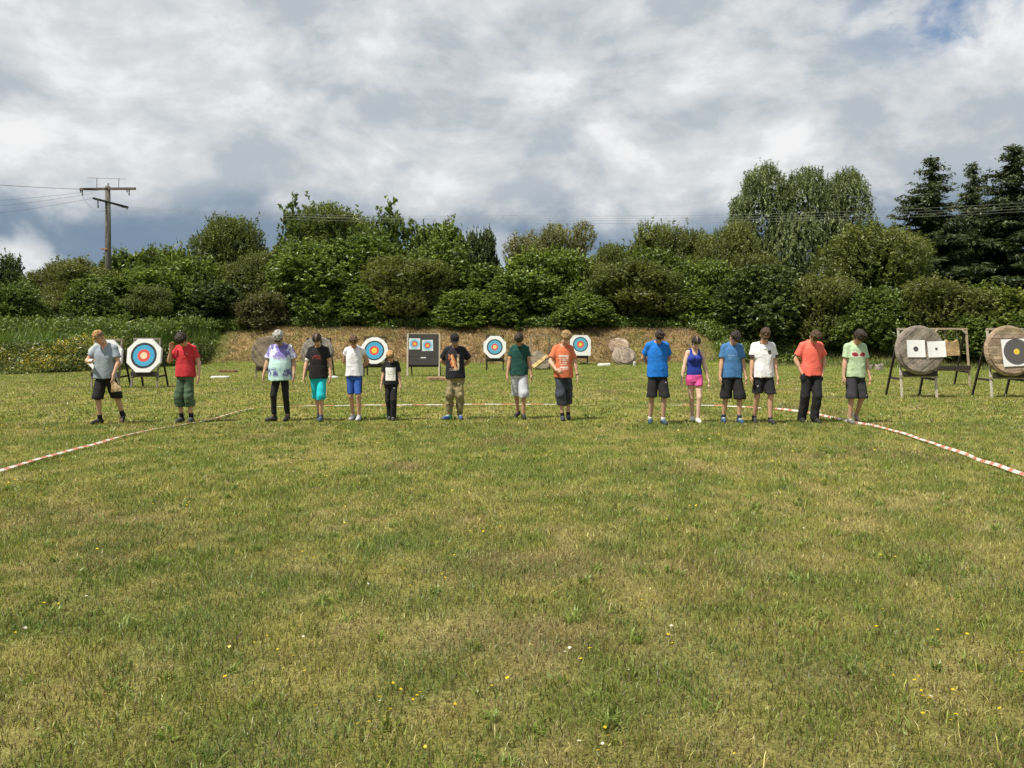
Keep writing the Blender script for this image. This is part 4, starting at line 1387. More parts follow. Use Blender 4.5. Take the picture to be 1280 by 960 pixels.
def tiedye(V):
    n = vnoise(V[:, 0] * 26, V[:, 1] * 14, V[:, 2] * 7, 3) * .55 + vnoise(V[:, 0] * 60, V[:, 1] * 30, V[:, 2] * 22, 4) * .45
    z = V[:, 2]
    purple = np.array((.080, .055, .30)); mint = np.array((.50, .72, .70)); white = np.array((.74, .76, .84)); lil = np.array((.42, .36, .72))
    c = np.tile(mint, (len(V), 1))
    up = sstep(1.16, 1.21, z + (n - .5) * .10); c = mixc(c, np.broadcast_to(white, c.shape), up)
    p1 = sstep(.36, .56, n + .22 * np.exp(-((V[:, 0] - .02) / .09) ** 2) + .06 * sstep(1.25, 1.4, z) - .05) * sstep(1.14, 1.26, z + (n - .5) * .12)
    c = mixc(c, np.broadcast_to(purple, c.shape), p1 * .92)
    p2 = sstep(.40, .55, n) * sstep(.83, .89, z) * (1 - sstep(.97, 1.05, z + (n - .5) * .06))
    c = mixc(c, np.broadcast_to(purple * .9, c.shape), p2 * .9)
    c = mixc(c, np.broadcast_to(lil, c.shape), .25 * sstep(.3, .6, vnoise(V[:, 0] * 9, V[:, 1] * 9, z * 9, 8)) * up)
    return c


def band_print(V):
    c = np.tile(np.array((.016, .016, .022)), (len(V), 1))
    n = vnoise(V[:, 0] * 38, V[:, 2] * 26, None, 12) * .6 + vnoise(V[:, 0] * 80, V[:, 2] * 60, None, 13) * .4
    k = front(V) & (np.abs(V[:, 0] + .02) < .115) & (V[:, 2] > 1.0) & (V[:, 2] < 1.30)
    a = k & (np.abs((V[:, 0] + .045) - (1.16 - V[:, 2]) * .45) < .07) & (n > .40)
    c[a] = np.array((.50, .15, .06))
    b = k & (np.abs((V[:, 0] + .02) - (1.10 - V[:, 2]) * .4) < .03) & (n > .48); c[b] = np.array((.72, .40, .20))
    e = front(V) & (np.abs(V[:, 0] - .075) < .020) & (V[:, 2] > 1.0) & (V[:, 2] < 1.30) & (n > .38); c[e] = np.array((.72, .58, .34))
    f = front(V) & (np.abs(V[:, 0] + .01) < .10) & (np.abs(V[:, 2] - 1.0) < .018) & (n > .45); c[f] = np.array((.5, .42, .36))
    return c


def arc_print(V):
    c = np.tile(np.array((.014, .014, .015)), (len(V), 1))
    r = np.sqrt((V[:, 0] / .105) ** 2 + ((V[:, 2] - 1.20) / .085) ** 2)
    n = vnoise(V[:, 0] * 70, V[:, 2] * 70, None, 17)
    k = front(V) & (V[:, 2] > 1.20) & (r < 1.0) & ((r > .72) | (n > .5)) & (n > .28)
    c[k] = np.array((.16, .035, .025))
    return c


def square_print(V):
    c = np.tile(np.array((.014, .014, .015)), (len(V), 1))
    k = front(V) & (np.abs(V[:, 0]) < .135) & (V[:, 2] > .98) & (V[:, 2] < 1.30)
    c[k] = np.array((.76, .75, .70))
    n = _hash(np.floor(V[:, 0] / .017), np.floor(V[:, 2] / .021), np.zeros(len(V)), 5)
    row = (np.floor((V[:, 2] - .98) / .021) % 3) == 1
    t = k & row & (np.abs(V[:, 0]) < .10) & (n < .5) & (V[:, 2] < 1.24) & (V[:, 2] > 1.02); c[t] = np.array((.50, .48, .42))
    return c


def lens_print(V):
    c = np.tile(np.array((.40, .53, .34)), (len(V), 1))
    for sx in (-1, 1):
        x = (V[:, 0] - .015 - sx * .075); z = V[:, 2] - 1.245 - .10 * x * sx
        r = np.sqrt((x / .062) ** 2 + (z / .040) ** 2)
        c[front(V) & (r < 1.25)] = np.array((.66, .66, .60)); c[front(V) & (r < 1)] = np.array((.36, .04, .05))
        c[front(V) & (r < .75) & (np.abs(z - .25 * x) < .007)] = np.array((.10, .03, .03))
    x = V[:, 0] - .015
    c[front(V) & (np.abs(x) < .10) & (V[:, 2] > 1.29) & (V[:, 2] < 1.325) & (_hash(np.floor(x / .02), np.zeros(len(V)), np.zeros(len(V)), 3) < .6)] = np.array((.66, .68, .62))
    return c


def jersey(V):
    c = np.tile(np.array((.76, .76, .79)), (len(V), 1))
    x = V[:, 0] - .085; z = V[:, 2] - 1.275
    sh = front(V) & (np.abs(x) < .030) & (z < .035) & (z > -.042 + .6 * np.abs(x)); c[sh] = np.array((.045, .035, .03))
    c[front(V) & (np.abs(x) < .016) & (np.abs(z) < .018)] = np.array((.22, .17, .08))
    tr = front(V) & (np.abs(V[:, 0]) < .020) & (V[:, 2] > 1.325) & (V[:, 2] < 1.35); c[tr & (np.abs(V[:, 0]) < .02 - (V[:, 2] - 1.325) * .6)] = np.array((.04, .04, .05))
    n = front(V) & (np.abs(V[:, 0] - .10 - .25 * (V[:, 2] - 1.10)) < .006) & (V[:, 2] < 1.22) & (V[:, 2] > 1.0); c[n] = np.array((.42, .06, .08))
    cu = (np.abs(V[:, 0]) > .205) & (V[:, 2] < 1.235); c[cu] = np.array((.06, .04, .05))
    nk = (V[:, 2] > 1.418) & (np.abs(V[:, 0]) < .085); c[nk] = np.array((.08, .05, .055))
    return c


def logo(base, x, z, ink=(.7, .7, .7), w=.02, hh=.008):
    def f(V):
        c = np.tile(np.array(base, float), (len(V), 1))
        k = front(V) & (np.abs(V[:, 0] - x) < w) & (np.abs(V[:, 2] - z - .2 * (V[:, 0] - x)) < hh); c[k] = ink
        return c
    return f


def sidepanel(base, side, x0):
    def f(V):
        c = np.tile(np.array(base, float), (len(V), 1))
        c[np.abs(V[:, 0]) > x0] = side
        return c
    return f


def fold_shade_col(base, dark, seed):
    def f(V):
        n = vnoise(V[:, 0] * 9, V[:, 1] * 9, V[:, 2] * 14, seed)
        return mixc(np.tile(np.array(base, float), (len(V), 1)), np.array(dark, float), sstep(.52, .75, n) * .6)  # dark noise patches painted in as the shade of folds
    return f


BLACKC = (.016, .016, .018)
WALK_R = ((-.11, .10, 0, 0, -6), (.09, -.12, 0, 0, 4))      # image-right foot forward
WALK_L = ((-.09, -.12, 0, 0, -4), (.11, .10, .0, 0, 6))
STAND = ((-.11, -.02, 0, 0, -12), (.11, .02, 0, 0, 10))

p1 = person(132, 530, 413, 'person in a grey-blue V-neck T-shirt and black knee shorts holding a tan bag', dict(
    hair='lightbrown', hairstyle='short', toplight=True, head=(38, -24, -6), feet=((-.10, -.06, 0, 0, -30), (.17, .30, .03, 38, 12)), wide=1.08, fat=.008,
    arms=(((-.14, -.29, 1.13), (-1, .3, -.6), (.75, -.45, .15), (.2, -.2, .9)), ((.245, -.16, .90), (.8, .6, 0), (.15, -.3, -1), (-1, 0, 0))),
    top=dict(col=flat((.255, .30, .345)), neck='v', hem=.83, ease=.026, sleeve_r=.072), legs=dict(col=flat(BLACKC), end=.455, thigh=.108, knee=.108, ease=.02),
    socks=(.09, BLACKC), shoe=(.02, .02, .02), sole=(.03, .03, .03)))
p2 = person(232, 528, 416, 'boy in a red T-shirt and green cargo trousers, one hand raised to his shoulder', dict(
    hair='dark', hairstyle='mop', head=(52, -6, 4), feet=((-.10, .0, 0, 0, -10), (.10, .0, 0, 0, 8)),
    arms=(((-.235, -.15, 1.36), (-.5, .3, -1), (.1, -.1, 1), (.8, -.6, 0)), ((.29, -.05, .875), (.5, .8, 0), (.02, -.15, -1), (-1, 0, 0))),
    top=dict(col=logo((.52, .035, .045), .075, 1.29, (.7, .55, .5), .012, .006), hem=.86, ease=.016), legs=dict(name='cargo_trousers', col=fold_shade_col((.075, .125, .07), (.035, .06, .035), 4), end=.30, thigh=.100, knee=.092, ankle=.10, puff=.40, ease=.012, wr=.012),
    socks=(.10, BLACKC), shoe=(.04, .042, .05), sole=(.10, .10, .11)))
p3 = person(351, 526, 413, 'grey-bearded person in a purple and mint tie-dyed T-shirt and tight black trousers', dict(
    hair='grey', hairstyle='mop', beard=(.26, .25, .24), sunglasses=True, head=(36, -4, 0), feet=((-.13, -.08, 0, 0, -62), (.12, .04, 0, 0, -6)), fat=.03, wide=1.08,
    arms=(((-.31, -.16, .89), (-.6, .8, 0), (-.05, -.25, -1), (1, 0, 0)), ((.31, -.12, .89), (.6, .8, 0), (.05, -.2, -1), (-1, 0, 0))), watch=(1, (.45, .43, .38)),
    top=dict(col=tiedye, hem=.775, ease=.026, flare=.014, sleeve_r=.080, sl_flare=.018, sleeve=.78), legs=dict(name='leggings', col=flat(BLACKC), end=.13, thigh=.094, knee=.064, ankle=.052, ease=.004, wr=.004),
    socks=None, shoe=(.025, .025, .027), shaft=.17, skin=(.50, .29, .19)))
p4 = person(398, 526, 416, 'person with centre-parted tied dark hair in a black T-shirt and bright turquoise shorts', dict(
    hair='dark', hairstyle='long', part=True, head=(42, 4, 0), feet=((-.04, .20, .02, 18, -4), (.07, -.08, 0, 0, 2)), band=(0, (.7, .7, .66)),
    arms=(((-.285, -.10, .875), (-.5, .8, 0), (.05, -.2, -1), (1, 0, 0)), ((.285, -.10, .875), (.5, .8, 0), (-.05, -.2, -1), (-1, 0, 0))),
    top=dict(col=arc_print, hem=.83, ease=.018, sleeve=.62), legs=dict(col=flat((.02, .50, .58)), end=.42, thigh=.100, knee=.092, ankle=.10, ease=.012),
    socks=(.04, (.03, .05, .09)), shoe=(.035, .06, .11), sole=(.12, .14, .2)))
p5 = person(443, 525, 418, 'person in a white cap-sleeved shirt and tight royal blue shorts, hands behind the back', dict(
    hair='redbrown', hairstyle='crop', head=(46, 4, 3), feet=((-.045, .06, 0, 0, -14), (.11, -.06, 0, 0, -4)), arms=('back', 'back'), skin=(.52, .30, .20),
    top=dict(col=flat((.74, .74, .78)), hem=.88, ease=.008, sleeve=.28, sleeve_r=.068, wr=.010), legs=dict(col=sidepanel((.03, .10, .38), (.015, .025, .06), .165), end=.53, thigh=.096, knee=.078, ease=.004, wr=.004),
    socks=(.03, (.5, .5, .5)), shoe=(.52, .53, .55), shoe2=(.12, .20, .28), sole=(.4, .4, .4)))
p6 = person(489, 525, 438, 'smallest child of the line, in black with a big white square print on the chest', dict(
    hair='lightbrown', hairstyle='mop', toplight=True, head=(40, 0, 0), feet=((-.05, .08, 0, 0, -4), (.06, -.10, 0, 0, 6)), arms=('down', 'down'), skin=(.60, .38, .27),
    top=dict(col=square_print, hem=.88, ease=.02, sleeve=.7, sleeve_r=.074), legs=dict(name='trousers', col=logo(BLACKC, .10, .80, (.6, .6, .6), .022, .010), end=.06, thigh=.10, knee=.085, ankle=.082, ease=.012),
    shoe=(.05, .05, .055), sole=(.16, .16, .16)))
p7 = person(569, 524, 416, 'person in a black cap, printed black T-shirt and baggy khaki trousers', dict(
    hair='dark', hairstyle='crop', cap=(.014, .014, .016), stubble=True, head=(34, 0, 0), feet=((-.13, -.04, 0, 0, -48), (.11, .0, 0, 0, 8)), wide=1.10, fat=.008,
    arms=(((-.11, .19, 1.02), (-1, .2, -.2), (.9, .1, -.3), (0, 1, 0)), ((.11, .19, 1.02), (1, .2, -.2), (-.9, .1, -.3), (0, 1, 0))),
    top=dict(col=band_print, hem=.83, ease=.024, sleeve_r=.076, sleeve=.72), legs=dict(name='baggy_trousers', col=fold_shade_col((.27, .22, .115), (.085, .08, .045), 9), end=.11, thigh=.108, knee=.088, ankle=.060, drop=True, puff=.40, pr=.078, ease=.016, wr=.022, wf=13),
    socks=None, shoe=(.05, .09, .26), shoe2=(.04, .28, .20), sole=(.35, .45, .4)))
p8 = person(649, 523, 416, 'person with chin beard in a dark green T-shirt and pale grey shorts', dict(
    hair='dark', hairstyle='long', beard=(.30, .24, .17), head=(52, -3, 0), feet=((-.03, .22, .02, 14, -30), (.09, -.10, 0, 0, 6)), wide=.97, skin=(.50, .28, .18),
    arms=('down', 'down'),
    top=dict(col=flat((.012, .062, .052)), hem=.85, ease=.010, sleeve=.58, sleeve_r=.060, wr=.009), legs=dict(col=flat((.47, .49, .54)), end=.43, thigh=.108, knee=.108, ankle=.11, ease=.014),
    socks=None, shoe=(.02, .018, .016), sole=(.04, .04, .04)))
p9 = person(704, 525, 413, 'blond person in an orange T-shirt with white lettering, one hand at the waist', dict(
    hair='blond', hairstyle='mop', head=(26, 10, 12), feet=((-.02, -.10, 0, 0, -4), (.12, .12, .0, 0, 6)), skin=(.60, .37, .27), watch=(1, (.02, .02, .02)),
    arms=(((-.155, -.215, .97), (-1, .5, 0), (.75, -.2, -.25), (.3, .9, 0)), ((.305, -.05, .865), (.6, .8, 0), (.05, -.12, -1), (-1, 0, 0))),
    top=dict(col=lambda V: text_rows(V, [(1.225, 1.262, -.105, .105, .85, .018), (1.185, 1.205, -.10, .10, .6, .012), (1.15, 1.172, -.10, .10, .55, .012), (1.105, 1.13, -.10, .10, .55, .014), (1.065, 1.085, -.08, .09, .5, .012), (1.015, 1.045, -.095, .095, .8, .02), (.985, 1.003, -.07, .10, .7, .014)], (.60, .16, .075), (.72, .62, .54), 0, 0), hem=.825, ease=.022, sleeve_r=.072, sleeve=.74), legs=dict(name='cropped_trousers', col=fold_shade_col((.045, .052, .066), (.025, .028, .036), 5), end=.30, thigh=.105, knee=.105, ankle=.105, ease=.016, wr=.013),
    socks=(.07, BLACKC), shoe=(.045, .05, .065), sole=(.07, .07, .08)))
p10 = person(822, 530, 412, 'person in a bright blue T-shirt and long black shorts with hands behind the back', dict(
    hair='dark', hairstyle='crop', head=(58, 0, 0), feet=((-.13, .03, 0, 0, -12), (.10, -.08, 0, 0, 6)), arms=('back', 'back'), wide=1.02, skin=(.50, .30, .21),
    top=dict(col=flat((.012, .155, .56)), hem=.83, ease=.020, sleeve=.66, sleeve_r=.070), legs=dict(col=logo(BLACKC, .13, .74, (.6, .6, .6), .012, .008), end=.485, thigh=.106, knee=.102, ankle=.1, ease=.014),
    socks=(.045, (.72, .72, .72)), shoe=(.025, .065, .10), sole=(.10, .16, .2)))
p11 = person(868, 528, 420, 'woman with centre-parted dark hair in a royal blue tank top and pink shorts', dict(
    hair='dark', hairstyle='long', part=True, female=True, head=(36, 0, 0), feet=((.005, .16, .0, 0, -16), (.05, -.14, 0, 0, 4)), arms=('wide', 'wide'), wide=.90, skin=(.66, .44, .34), stubble=False,
    top=dict(name='tank_top', tank=True, col=flat((.022, .045, .30)), hem=.905), legs=dict(col=flat((.72, .10, .33)), end=.735, thigh=.112, knee=.108, ease=.010, up=.97),
    socks=None, shoe=(.66, .65, .63), sole=(.55, .55, .55)))
p12 = person(915, 529, 414, 'person in a steel blue T-shirt with pale lettering, black shorts and blue shoes', dict(
    hair='dark', hairstyle='short', head=(50, 6, 0), feet=((-.14, .08, 0, 0, -10), (.13, -.10, 0, 0, 6)), arms=('down', 'down'),
    top=dict(col=lambda V: text_rows(V, [(1.20, 1.212, -.12, .11, .8, .02), (1.225, 1.25, -.12, .09, .45, .012), (1.165, 1.18, -.10, .12, .5, .012)], (.055, .165, .36), (.22, .32, .48), 0, 0), hem=.83, ease=.022, sleeve_r=.070, sleeve=.70), legs=dict(col=logo(BLACKC, .12, .90, (.45, .40, .3), .008, .008), end=.445, thigh=.112, knee=.118, ankle=.12, ease=.016, out=.012),
    socks=(.07, (.025, .045, .075)), shoe=(.03, .085, .16), sole=(.45, .48, .5)))
p13 = person(954, 530, 410, 'person with sunglasses in a white football jersey with a dark chest crest', dict(
    hair='brown', hairstyle='short', sunglasses=True, head=(34, -4, 0), feet=((-.12, .13, .01, 8, -8), (.11, -.12, 0, 0, 6)), arms=('down', 'down'), wide=1.07,
    top=dict(name='jersey', col=jersey, hem=.83, ease=.024, sleeve_r=.078, sleeve=.74, sl_flare=.016, wr=.010), legs=dict(col=logo(BLACKC, -.14, .68, (.4, .4, .42), .010, .010), end=.545, thigh=.112, knee=.112, ease=.018),
    socks=(.04, (.03, .03, .03)), shoe=(.024, .024, .026), sole=(.05, .05, .05)))
p14 = person(1014, 529, 413, 'person in a coral T-shirt and long black trousers, hands in the pockets', dict(
    hair='brown', hairstyle='short', toplight=False, head=(56, 2, 2), feet=((-.14, .06, 0, 0, -14), (.06, -.06, 0, 0, 10)), arms=('pocket', 'pocket'), wide=1.05,
    top=dict(col=flat((.80, .15, .11)), hem=.845, ease=.020, sleeve_r=.074, sleeve=.70), legs=dict(name='trousers', col=flat((.018, .018, .020)), end=.05, thigh=.102, knee=.088, ankle=.085, ease=.016, up=.97, wr=.012),
    shoe=(.022, .022, .025), sole=(.05, .05, .05)))
p15 = person(1069, 530, 413, 'person in a mint green T-shirt with two red ovals printed on it, one heel lifted', dict(
    hair='dark', hairstyle='mop', head=(48, 2, 2), feet=((-.12, -.06, 0, 0, -4), (.11, .14, .05, 42, 14)), arms=('down', 'down'), wide=.98, skin=(.52, .31, .21),
    top=dict(col=lens_print, hem=.84, ease=.018, sleeve_r=.070, sleeve=.72, wr=.010), legs=dict(col=logo((.035, .035, .042), .165, .52, (.6, .6, .6), .010, .008), end=.46, thigh=.108, knee=.106, ankle=.105, ease=.014),
    socks=None, shoe=(.15, .15, .155), sole=(.35, .33, .28)))


# ------------------------------------------------------------------ held things
def held_items():
    root, arms, S = p1
    w = arms[1][2]; hd = arms[1][3]
    base = np.array(root.location)
    h = base + (w + hd * .10) * S   # S is a per-axis scale
    # soft tan bag: neck gathered in the fist, body hanging open below
    fl = Field((-.16, -.12, -.26), (.16, .12, .06), .008)
    fl.cone((-.01, 0, .02), (.0, 0, -.05), .022, .030, k=.02)
    fl.loft([(-.215, .085, .040, .035, 0), (-.15, .082, .045, .028, 0), (-.08, .055, .035, .012, 0), (-.03, .030, .026, 0, 0)], k=.02)
    fl.wrinkle(.008, 22, 61)
    V, Q = fl.mesh()
    c = mixc(np.tile(np.array((.40, .27, .14)), (len(V), 1)), np.array((.58, .44, .26)), sstep(-.02, .05, V[:, 0]))
    o = link('cloth_bag', new_mesh('cloth_bag', V, Q, np.full(len(Q), 4), c, smooth=True), M_CLOTH, None, tuple(h))
    o.rotation_euler = (0, -.12, .2)
    tag(o, 'tan cloth bag dangling from the hand of the person in the grey V-neck', 'bag')
    w = arms[0][2]; hd = arms[0][3]
    h = base + (w + hd * .085 + V3(0, -.022, .014)) * S
    mb = MB(); mb.add([(-.05, -.03, 0), (.05, -.03, .008), (.05, .035, .022), (-.05, .035, .012), (-.05, -.03, .003), (.05, -.03, .011), (.05, .035, .025), (-.05, .035, .015)],
                      [(0, 3, 2, 1), (4, 5, 6, 7), (0, 1, 5, 4), (1, 2, 6, 5), (2, 3, 7, 6), (3, 0, 4, 7)], 0, (.72, .72, .70))
    o = mb.build('folded_paper', M_PAPER, None, tuple(h)); o.rotation_euler = (.5, .2, .3)
    tag(o, 'small folded white paper held at the belly of the grey V-neck', 'paper')


held_items()

# ------------------------------------------------------------------ archery targets
WHITE = (.76, .76, .77); BLK = (.035, .04, .05); BLUE = (.06, .36, .60); RED = (.66, .09, .075); YEL = (.80, .56, .06)
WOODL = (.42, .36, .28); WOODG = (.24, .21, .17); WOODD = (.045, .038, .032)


def rotx(a, loc=(0, 0, 0)):
    c, s = math.cos(a), math.sin(a)
    M = np.eye(4); M[1, 1] = c; M[1, 2] = -s; M[2, 1] = s; M[2, 2] = c; M[:3, 3] = loc
    return M


def easel(root, w, hgt, depth, ledge, lean=.22, col_f=WOODL, col_b=WOODD, top=True, t=.055, front_leg_col=None):  # front legs pale, back parts near-black: sun and shade put into the colours
    """A-frame stand, front at y=0, local to root"""
    for sx in (-1, 1):
        m = MB(); m.bar((sx * w / 2, 0, -.05), (sx * w / 2, lean, hgt), t, t * .8, 0, front_leg_col or col_f); m.build('front_leg', M_WOOD, root)
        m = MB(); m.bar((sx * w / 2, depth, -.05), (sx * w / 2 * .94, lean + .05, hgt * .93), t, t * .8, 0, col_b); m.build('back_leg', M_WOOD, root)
        zb = ledge * .72
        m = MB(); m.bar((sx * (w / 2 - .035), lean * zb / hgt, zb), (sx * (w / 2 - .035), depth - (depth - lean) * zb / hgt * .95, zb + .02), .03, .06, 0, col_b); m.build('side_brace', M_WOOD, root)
    yl = lean * ledge / hgt
    m = MB(); m.bar((-w / 2 - .04, yl - .035, ledge - .10), (w / 2 + .04, yl - .035, ledge - .10), .045, .07, 0, col_f, up=(0, 0, 1)); m.build('cross_bar', M_WOOD, root)
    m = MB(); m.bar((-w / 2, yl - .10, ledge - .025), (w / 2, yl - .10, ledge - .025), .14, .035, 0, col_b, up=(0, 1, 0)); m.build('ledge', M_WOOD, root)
    if top:
        m = MB(); m.bar((-w / 2 - .03, lean - .005, hgt + .02), (w / 2 + .03, lean - .005, hgt + .02), .05, .06, 0, col_f, up=(0, 0, 1)); m.build('top_bar', M_WOOD, root)
    return math.atan2(lean, hgt), yl


def rings(mb, cx, cz, R, y, zones=((1.0, 1.0, BLK), (.80, .80, BLUE), (.44, .44, RED), (.22, .22, YEL)), y_off=0.0006, n=40):
    """concentric zones as flat rings that butt against each other, thin dividing lines between"""
    edges = [z[0] * R for z in zones] + [0]
    for i, z in enumerate(zones):
        a, b = edges[i], edges[i + 1]
        mid = (a + b) / 2; c = np.array(z[2]); lc = np.clip(c * .72, 0, 1)
        lw = R * .010
        mb.annulus(cx, cz, mid + lw, a, y, n, 0, tuple(c))
        mb.annulus(cx, cz, mid - lw, mid + lw, y, n, 0, tuple(lc))
        mb.annulus(cx, cz, b, mid - lw, y, n, 0, tuple(c))


def poly_target(px, cy_px, d, size, sides, rot, label, ledge, frame_w, leg_kw=None, ringR=.40, zones=None, square=False, cup=None, lean=.24, top=True, rz=0.0, dep=.85):
    """foam boss with a printed ring face standing on a wooden easel; cy_px = row of its centre"""
    X = wx(px, d); zc = wz(cy_px, d)
    root = empty('archery_target', (X, d, float(ground_h(X, d))), label, 'archery target', 'archery targets at the end of the range', rz)
    hgt = zc + size * .5 - .02
    ang, yl = easel(root, frame_w, hgt, dep, zc - size / 2, lean, top=top, **(leg_kw or {}))
    M = rotx(-ang, (0, yl - .06, zc - size / 2))
    th = .11
    if square:
        h = size / 2; k = .20 * size
        poly = [(-h, 0), (h, 0), (h, size - k), (h - k * .85, size), (-h + k * .85, size), (-h, size - k)]
    else:
        poly = [(size / 2 / math.cos(math.pi / sides) * math.sin(2 * math.pi * (i + rot) / sides), size / 2 - size / 2 / math.cos(math.pi / sides) * math.cos(2 * math.pi * (i + rot) / sides)) for i in range(sides)]
    mb = MB(); mb.prism(poly[::-1], -th, 0, 0, (.68, .69, .70))
    mb.build('foam_boss', M_FOAM, root, M=M)
    sc = .985
    zc2 = size / 2
    mb = MB(); R = ringR * size
    # face: white paper up to the boss edge, with the ring zones set in it
    N_ = 48
    def inside_r(t):
        lo_, hi_ = 0, size
        for _ in range(24):
            m_ = (lo_ + hi_) / 2; x_, z_ = m_ * math.cos(t), zc2 + m_ * math.sin(t)
            ok = True
            n_ = len(poly)
            for i in range(n_):
                x0, z0 = poly[i]; x1, z1 = poly[(i + 1) % n_]
                cr = (x1 - x0) * (z_ - z0) - (z1 - z0) * (x_ - x0)
                if cr * POS < 0: ok = False; break
            if ok: lo_ = m_
            else: hi_ = m_
        return lo_
    ar = sum(poly[i][0] * poly[(i + 1) % len(poly)][1] - poly[(i + 1) % len(poly)][0] * poly[i][1] for i in range(len(poly)))
    POS = 1 if ar > 0 else -1
    ts = [2 * math.pi * k / N_ for k in range(N_)]
    out_ = [(inside_r(t) * sc * math.cos(t), -th - .004, zc2 + inside_r(t) * sc * math.sin(t)) for t in ts]
    inn_ = [(R * math.cos(t), -th - .004, zc2 + (cup or 0) + R * math.sin(t)) for t in ts]
    mb.add(out_ + inn_, [(k, (k + 1) % N_, (k + 1) % N_ + N_, k + N_) for k in range(N_)], 0, WHITE)
    rings(mb, 0, zc2 + (cup or 0), R, -th - .004, zones or ((1.0, 1, BLK), (.80, 1, BLUE), (.44, 1, RED), (.22, 1, YEL)), n=N_)
    mb.build('ring_face', M_PAPER, root, M=M)
    return root


Z_OLD = ((1.0, 1, BLK), (.82, 1, BLUE), (.48, 1, RED), (.26, 1, (.80, .66, .45)))
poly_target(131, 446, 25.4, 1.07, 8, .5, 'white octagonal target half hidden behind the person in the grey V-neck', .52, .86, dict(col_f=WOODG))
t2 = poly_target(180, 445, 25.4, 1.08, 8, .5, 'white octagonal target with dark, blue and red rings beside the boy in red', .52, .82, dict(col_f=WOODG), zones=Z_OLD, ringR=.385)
poly_target(468, 438.5, 32.5, 1.10, 14, .5, 'round white target with yellow centre between the white cap-sleeved shirt and the child in black', .5, .86, dict(col_f=WOODD), zones=((1.0, 1, BLK), (.86, 1, BLUE), (.47, 1, RED), (.27, 1, YEL)), ringR=.37)
poly_target(618.5, 434, 38.6, 1.09, 8, .5, 'small white octagonal target alone between black cap and dark green T-shirt', .5, .82, dict(col_f=WOODD), zones=((1.0, 1, BLK), (.84, 1, (.10, .38, .55)), (.42, 1, RED), (.24, 1, (.80, .62, .25))), ringR=.355)
poly_target(725.5, 432, 46.5, 1.20, 4, .5, 'white square-shouldered target with two slanted top corners beside the orange T-shirt', .5, .85, dict(col_f=WOODD), square=True, ringR=.37, cup=.06, top=False, dep=.3, lean=.16, zones=((1.0, 1, (.05, .10, .15)), (.84, 1, (.10, .38, .55)), (.47, 1, RED), (.25, 1, YEL)))


def torn_cap():
    """strips of loose straw that show along the top edge of the left octagon"""
    mb = MB()
    r = np.random.default_rng(3)
    for i in range(16):
        x0 = r.uniform(-.32, .05); z = 1.12 + r.uniform(-.03, .05)
        mb.tube([(x0, .10, z - .03), (x0 + .12, .09, z + r.uniform(.0, .04)), (x0 + .26, .10, z - r.uniform(-.01, .05))], [.006, .008, .004], 5, 0, (.30, .26, .19))
    mb.build('frayed_straw', M_STRAW, t2)


torn_cap()


def straw_disc(px, cy_px, d, dia, band_deg, col, label, ledge_w=.95, on_easel=True, lean=.22, base=None, seed=1, th=.2, leg_kw=None, squash=1.0, rz=0.0, tilt=None, irregular=.015, ground=None, y_up=0.0):
    X = wx(px, d); g0 = float(ground_h(X, d)); zc = wz(cy_px, d) - g0
    root = empty('straw_target', (X, d, g0), label, 'straw target', 'round pressed straw targets', rz)
    R = dia / 2
    if on_easel:
        ang, yl = easel(root, ledge_w, zc + R * .93, .95, zc - R, lean, **(leg_kw or {}))
        M = rotx(-ang, (0, yl - .05, zc - R))
    else:
        M = rotx(-(tilt or .35), (0, y_up, zc - R))
    r = np.random.default_rng(seed)
    mb = MB(); n = 13; a = math.radians(band_deg); ca, sa = math.cos(a), math.sin(a)
    # bands of straw pressed side by side; each is a chord strip of the disc
    e = np.linspace(-R, R, n + 1)
    for i in range(n):
        u0, u1 = e[i] + .002, e[i + 1] - .002
        us = np.linspace(u0, u1, 5)
        hi = [math.sqrt(max(R * R - u * u, 0)) * (1 + r.normal(0, irregular)) for u in us]
        P = [(u, h_) for u, h_ in zip(us, hi)] + [(u, -h_) for u, h_ in zip(us[::-1], hi[::-1])]
        Q = [(p * ca - q * sa, R + (p * sa + q * ca) * squash) for p, q in P]
        cc = np.array(col) * math.exp(r.normal(0, .16)) * np.array((1, 1 + r.normal(0, .02), 1 + r.normal(0, .05)))
        off = r.uniform(-.008, .008)
        mb.prism(Q[::-1], -th + off, off, 0, tuple(cc))
    # rope hoop round the edge
    mb.tube([(R * 1.005 * math.cos(t), -th / 2, R + R * 1.005 * squash * math.sin(t)) for t in np.linspace(0, 2 * math.pi, 49)], th * .36, 8, 0, tuple(np.array(col) * .95))
    mb.build('straw_boss', M_STRAW, root, M=M)
    return root, M, R, th


def paper_sheet(root, M, x0, x1, z0, z1, y, marks, tilt=0.0, name='paper_target', col=(.80, .80, .82), curl=.012):
    mb = MB(); nx_, nz_ = 6, 6; V = []
    cx, cz = (x0 + x1) / 2, (z0 + z1) / 2; c, s = math.cos(tilt), math.sin(tilt)
    for j in range(nz_ + 1):
        for i in range(nx_ + 1):
            u = i / nx_; v = j / nz_
            x = x0 + (x1 - x0) * u - cx; z = z0 + (z1 - z0) * v - cz
            V.append((cx + x * c - z * s, y - curl * (abs(u - .5) * 2) ** 3, cz + x * s + z * c))
    W = nx_ + 1
    mb.add(V, [(j * W + i, j * W + i + 1, (j + 1) * W + i + 1, (j + 1) * W + i) for j in range(nz_) for i in range(nx_)], 0, col)
    for (mx, mz, r0, r1, mc) in marks:
        mb.annulus(mx, mz, r0, r1, y - .005 - r0 * 0, 36, 0, mc)
    return mb.build(name, M_PAPER, root, M=M)


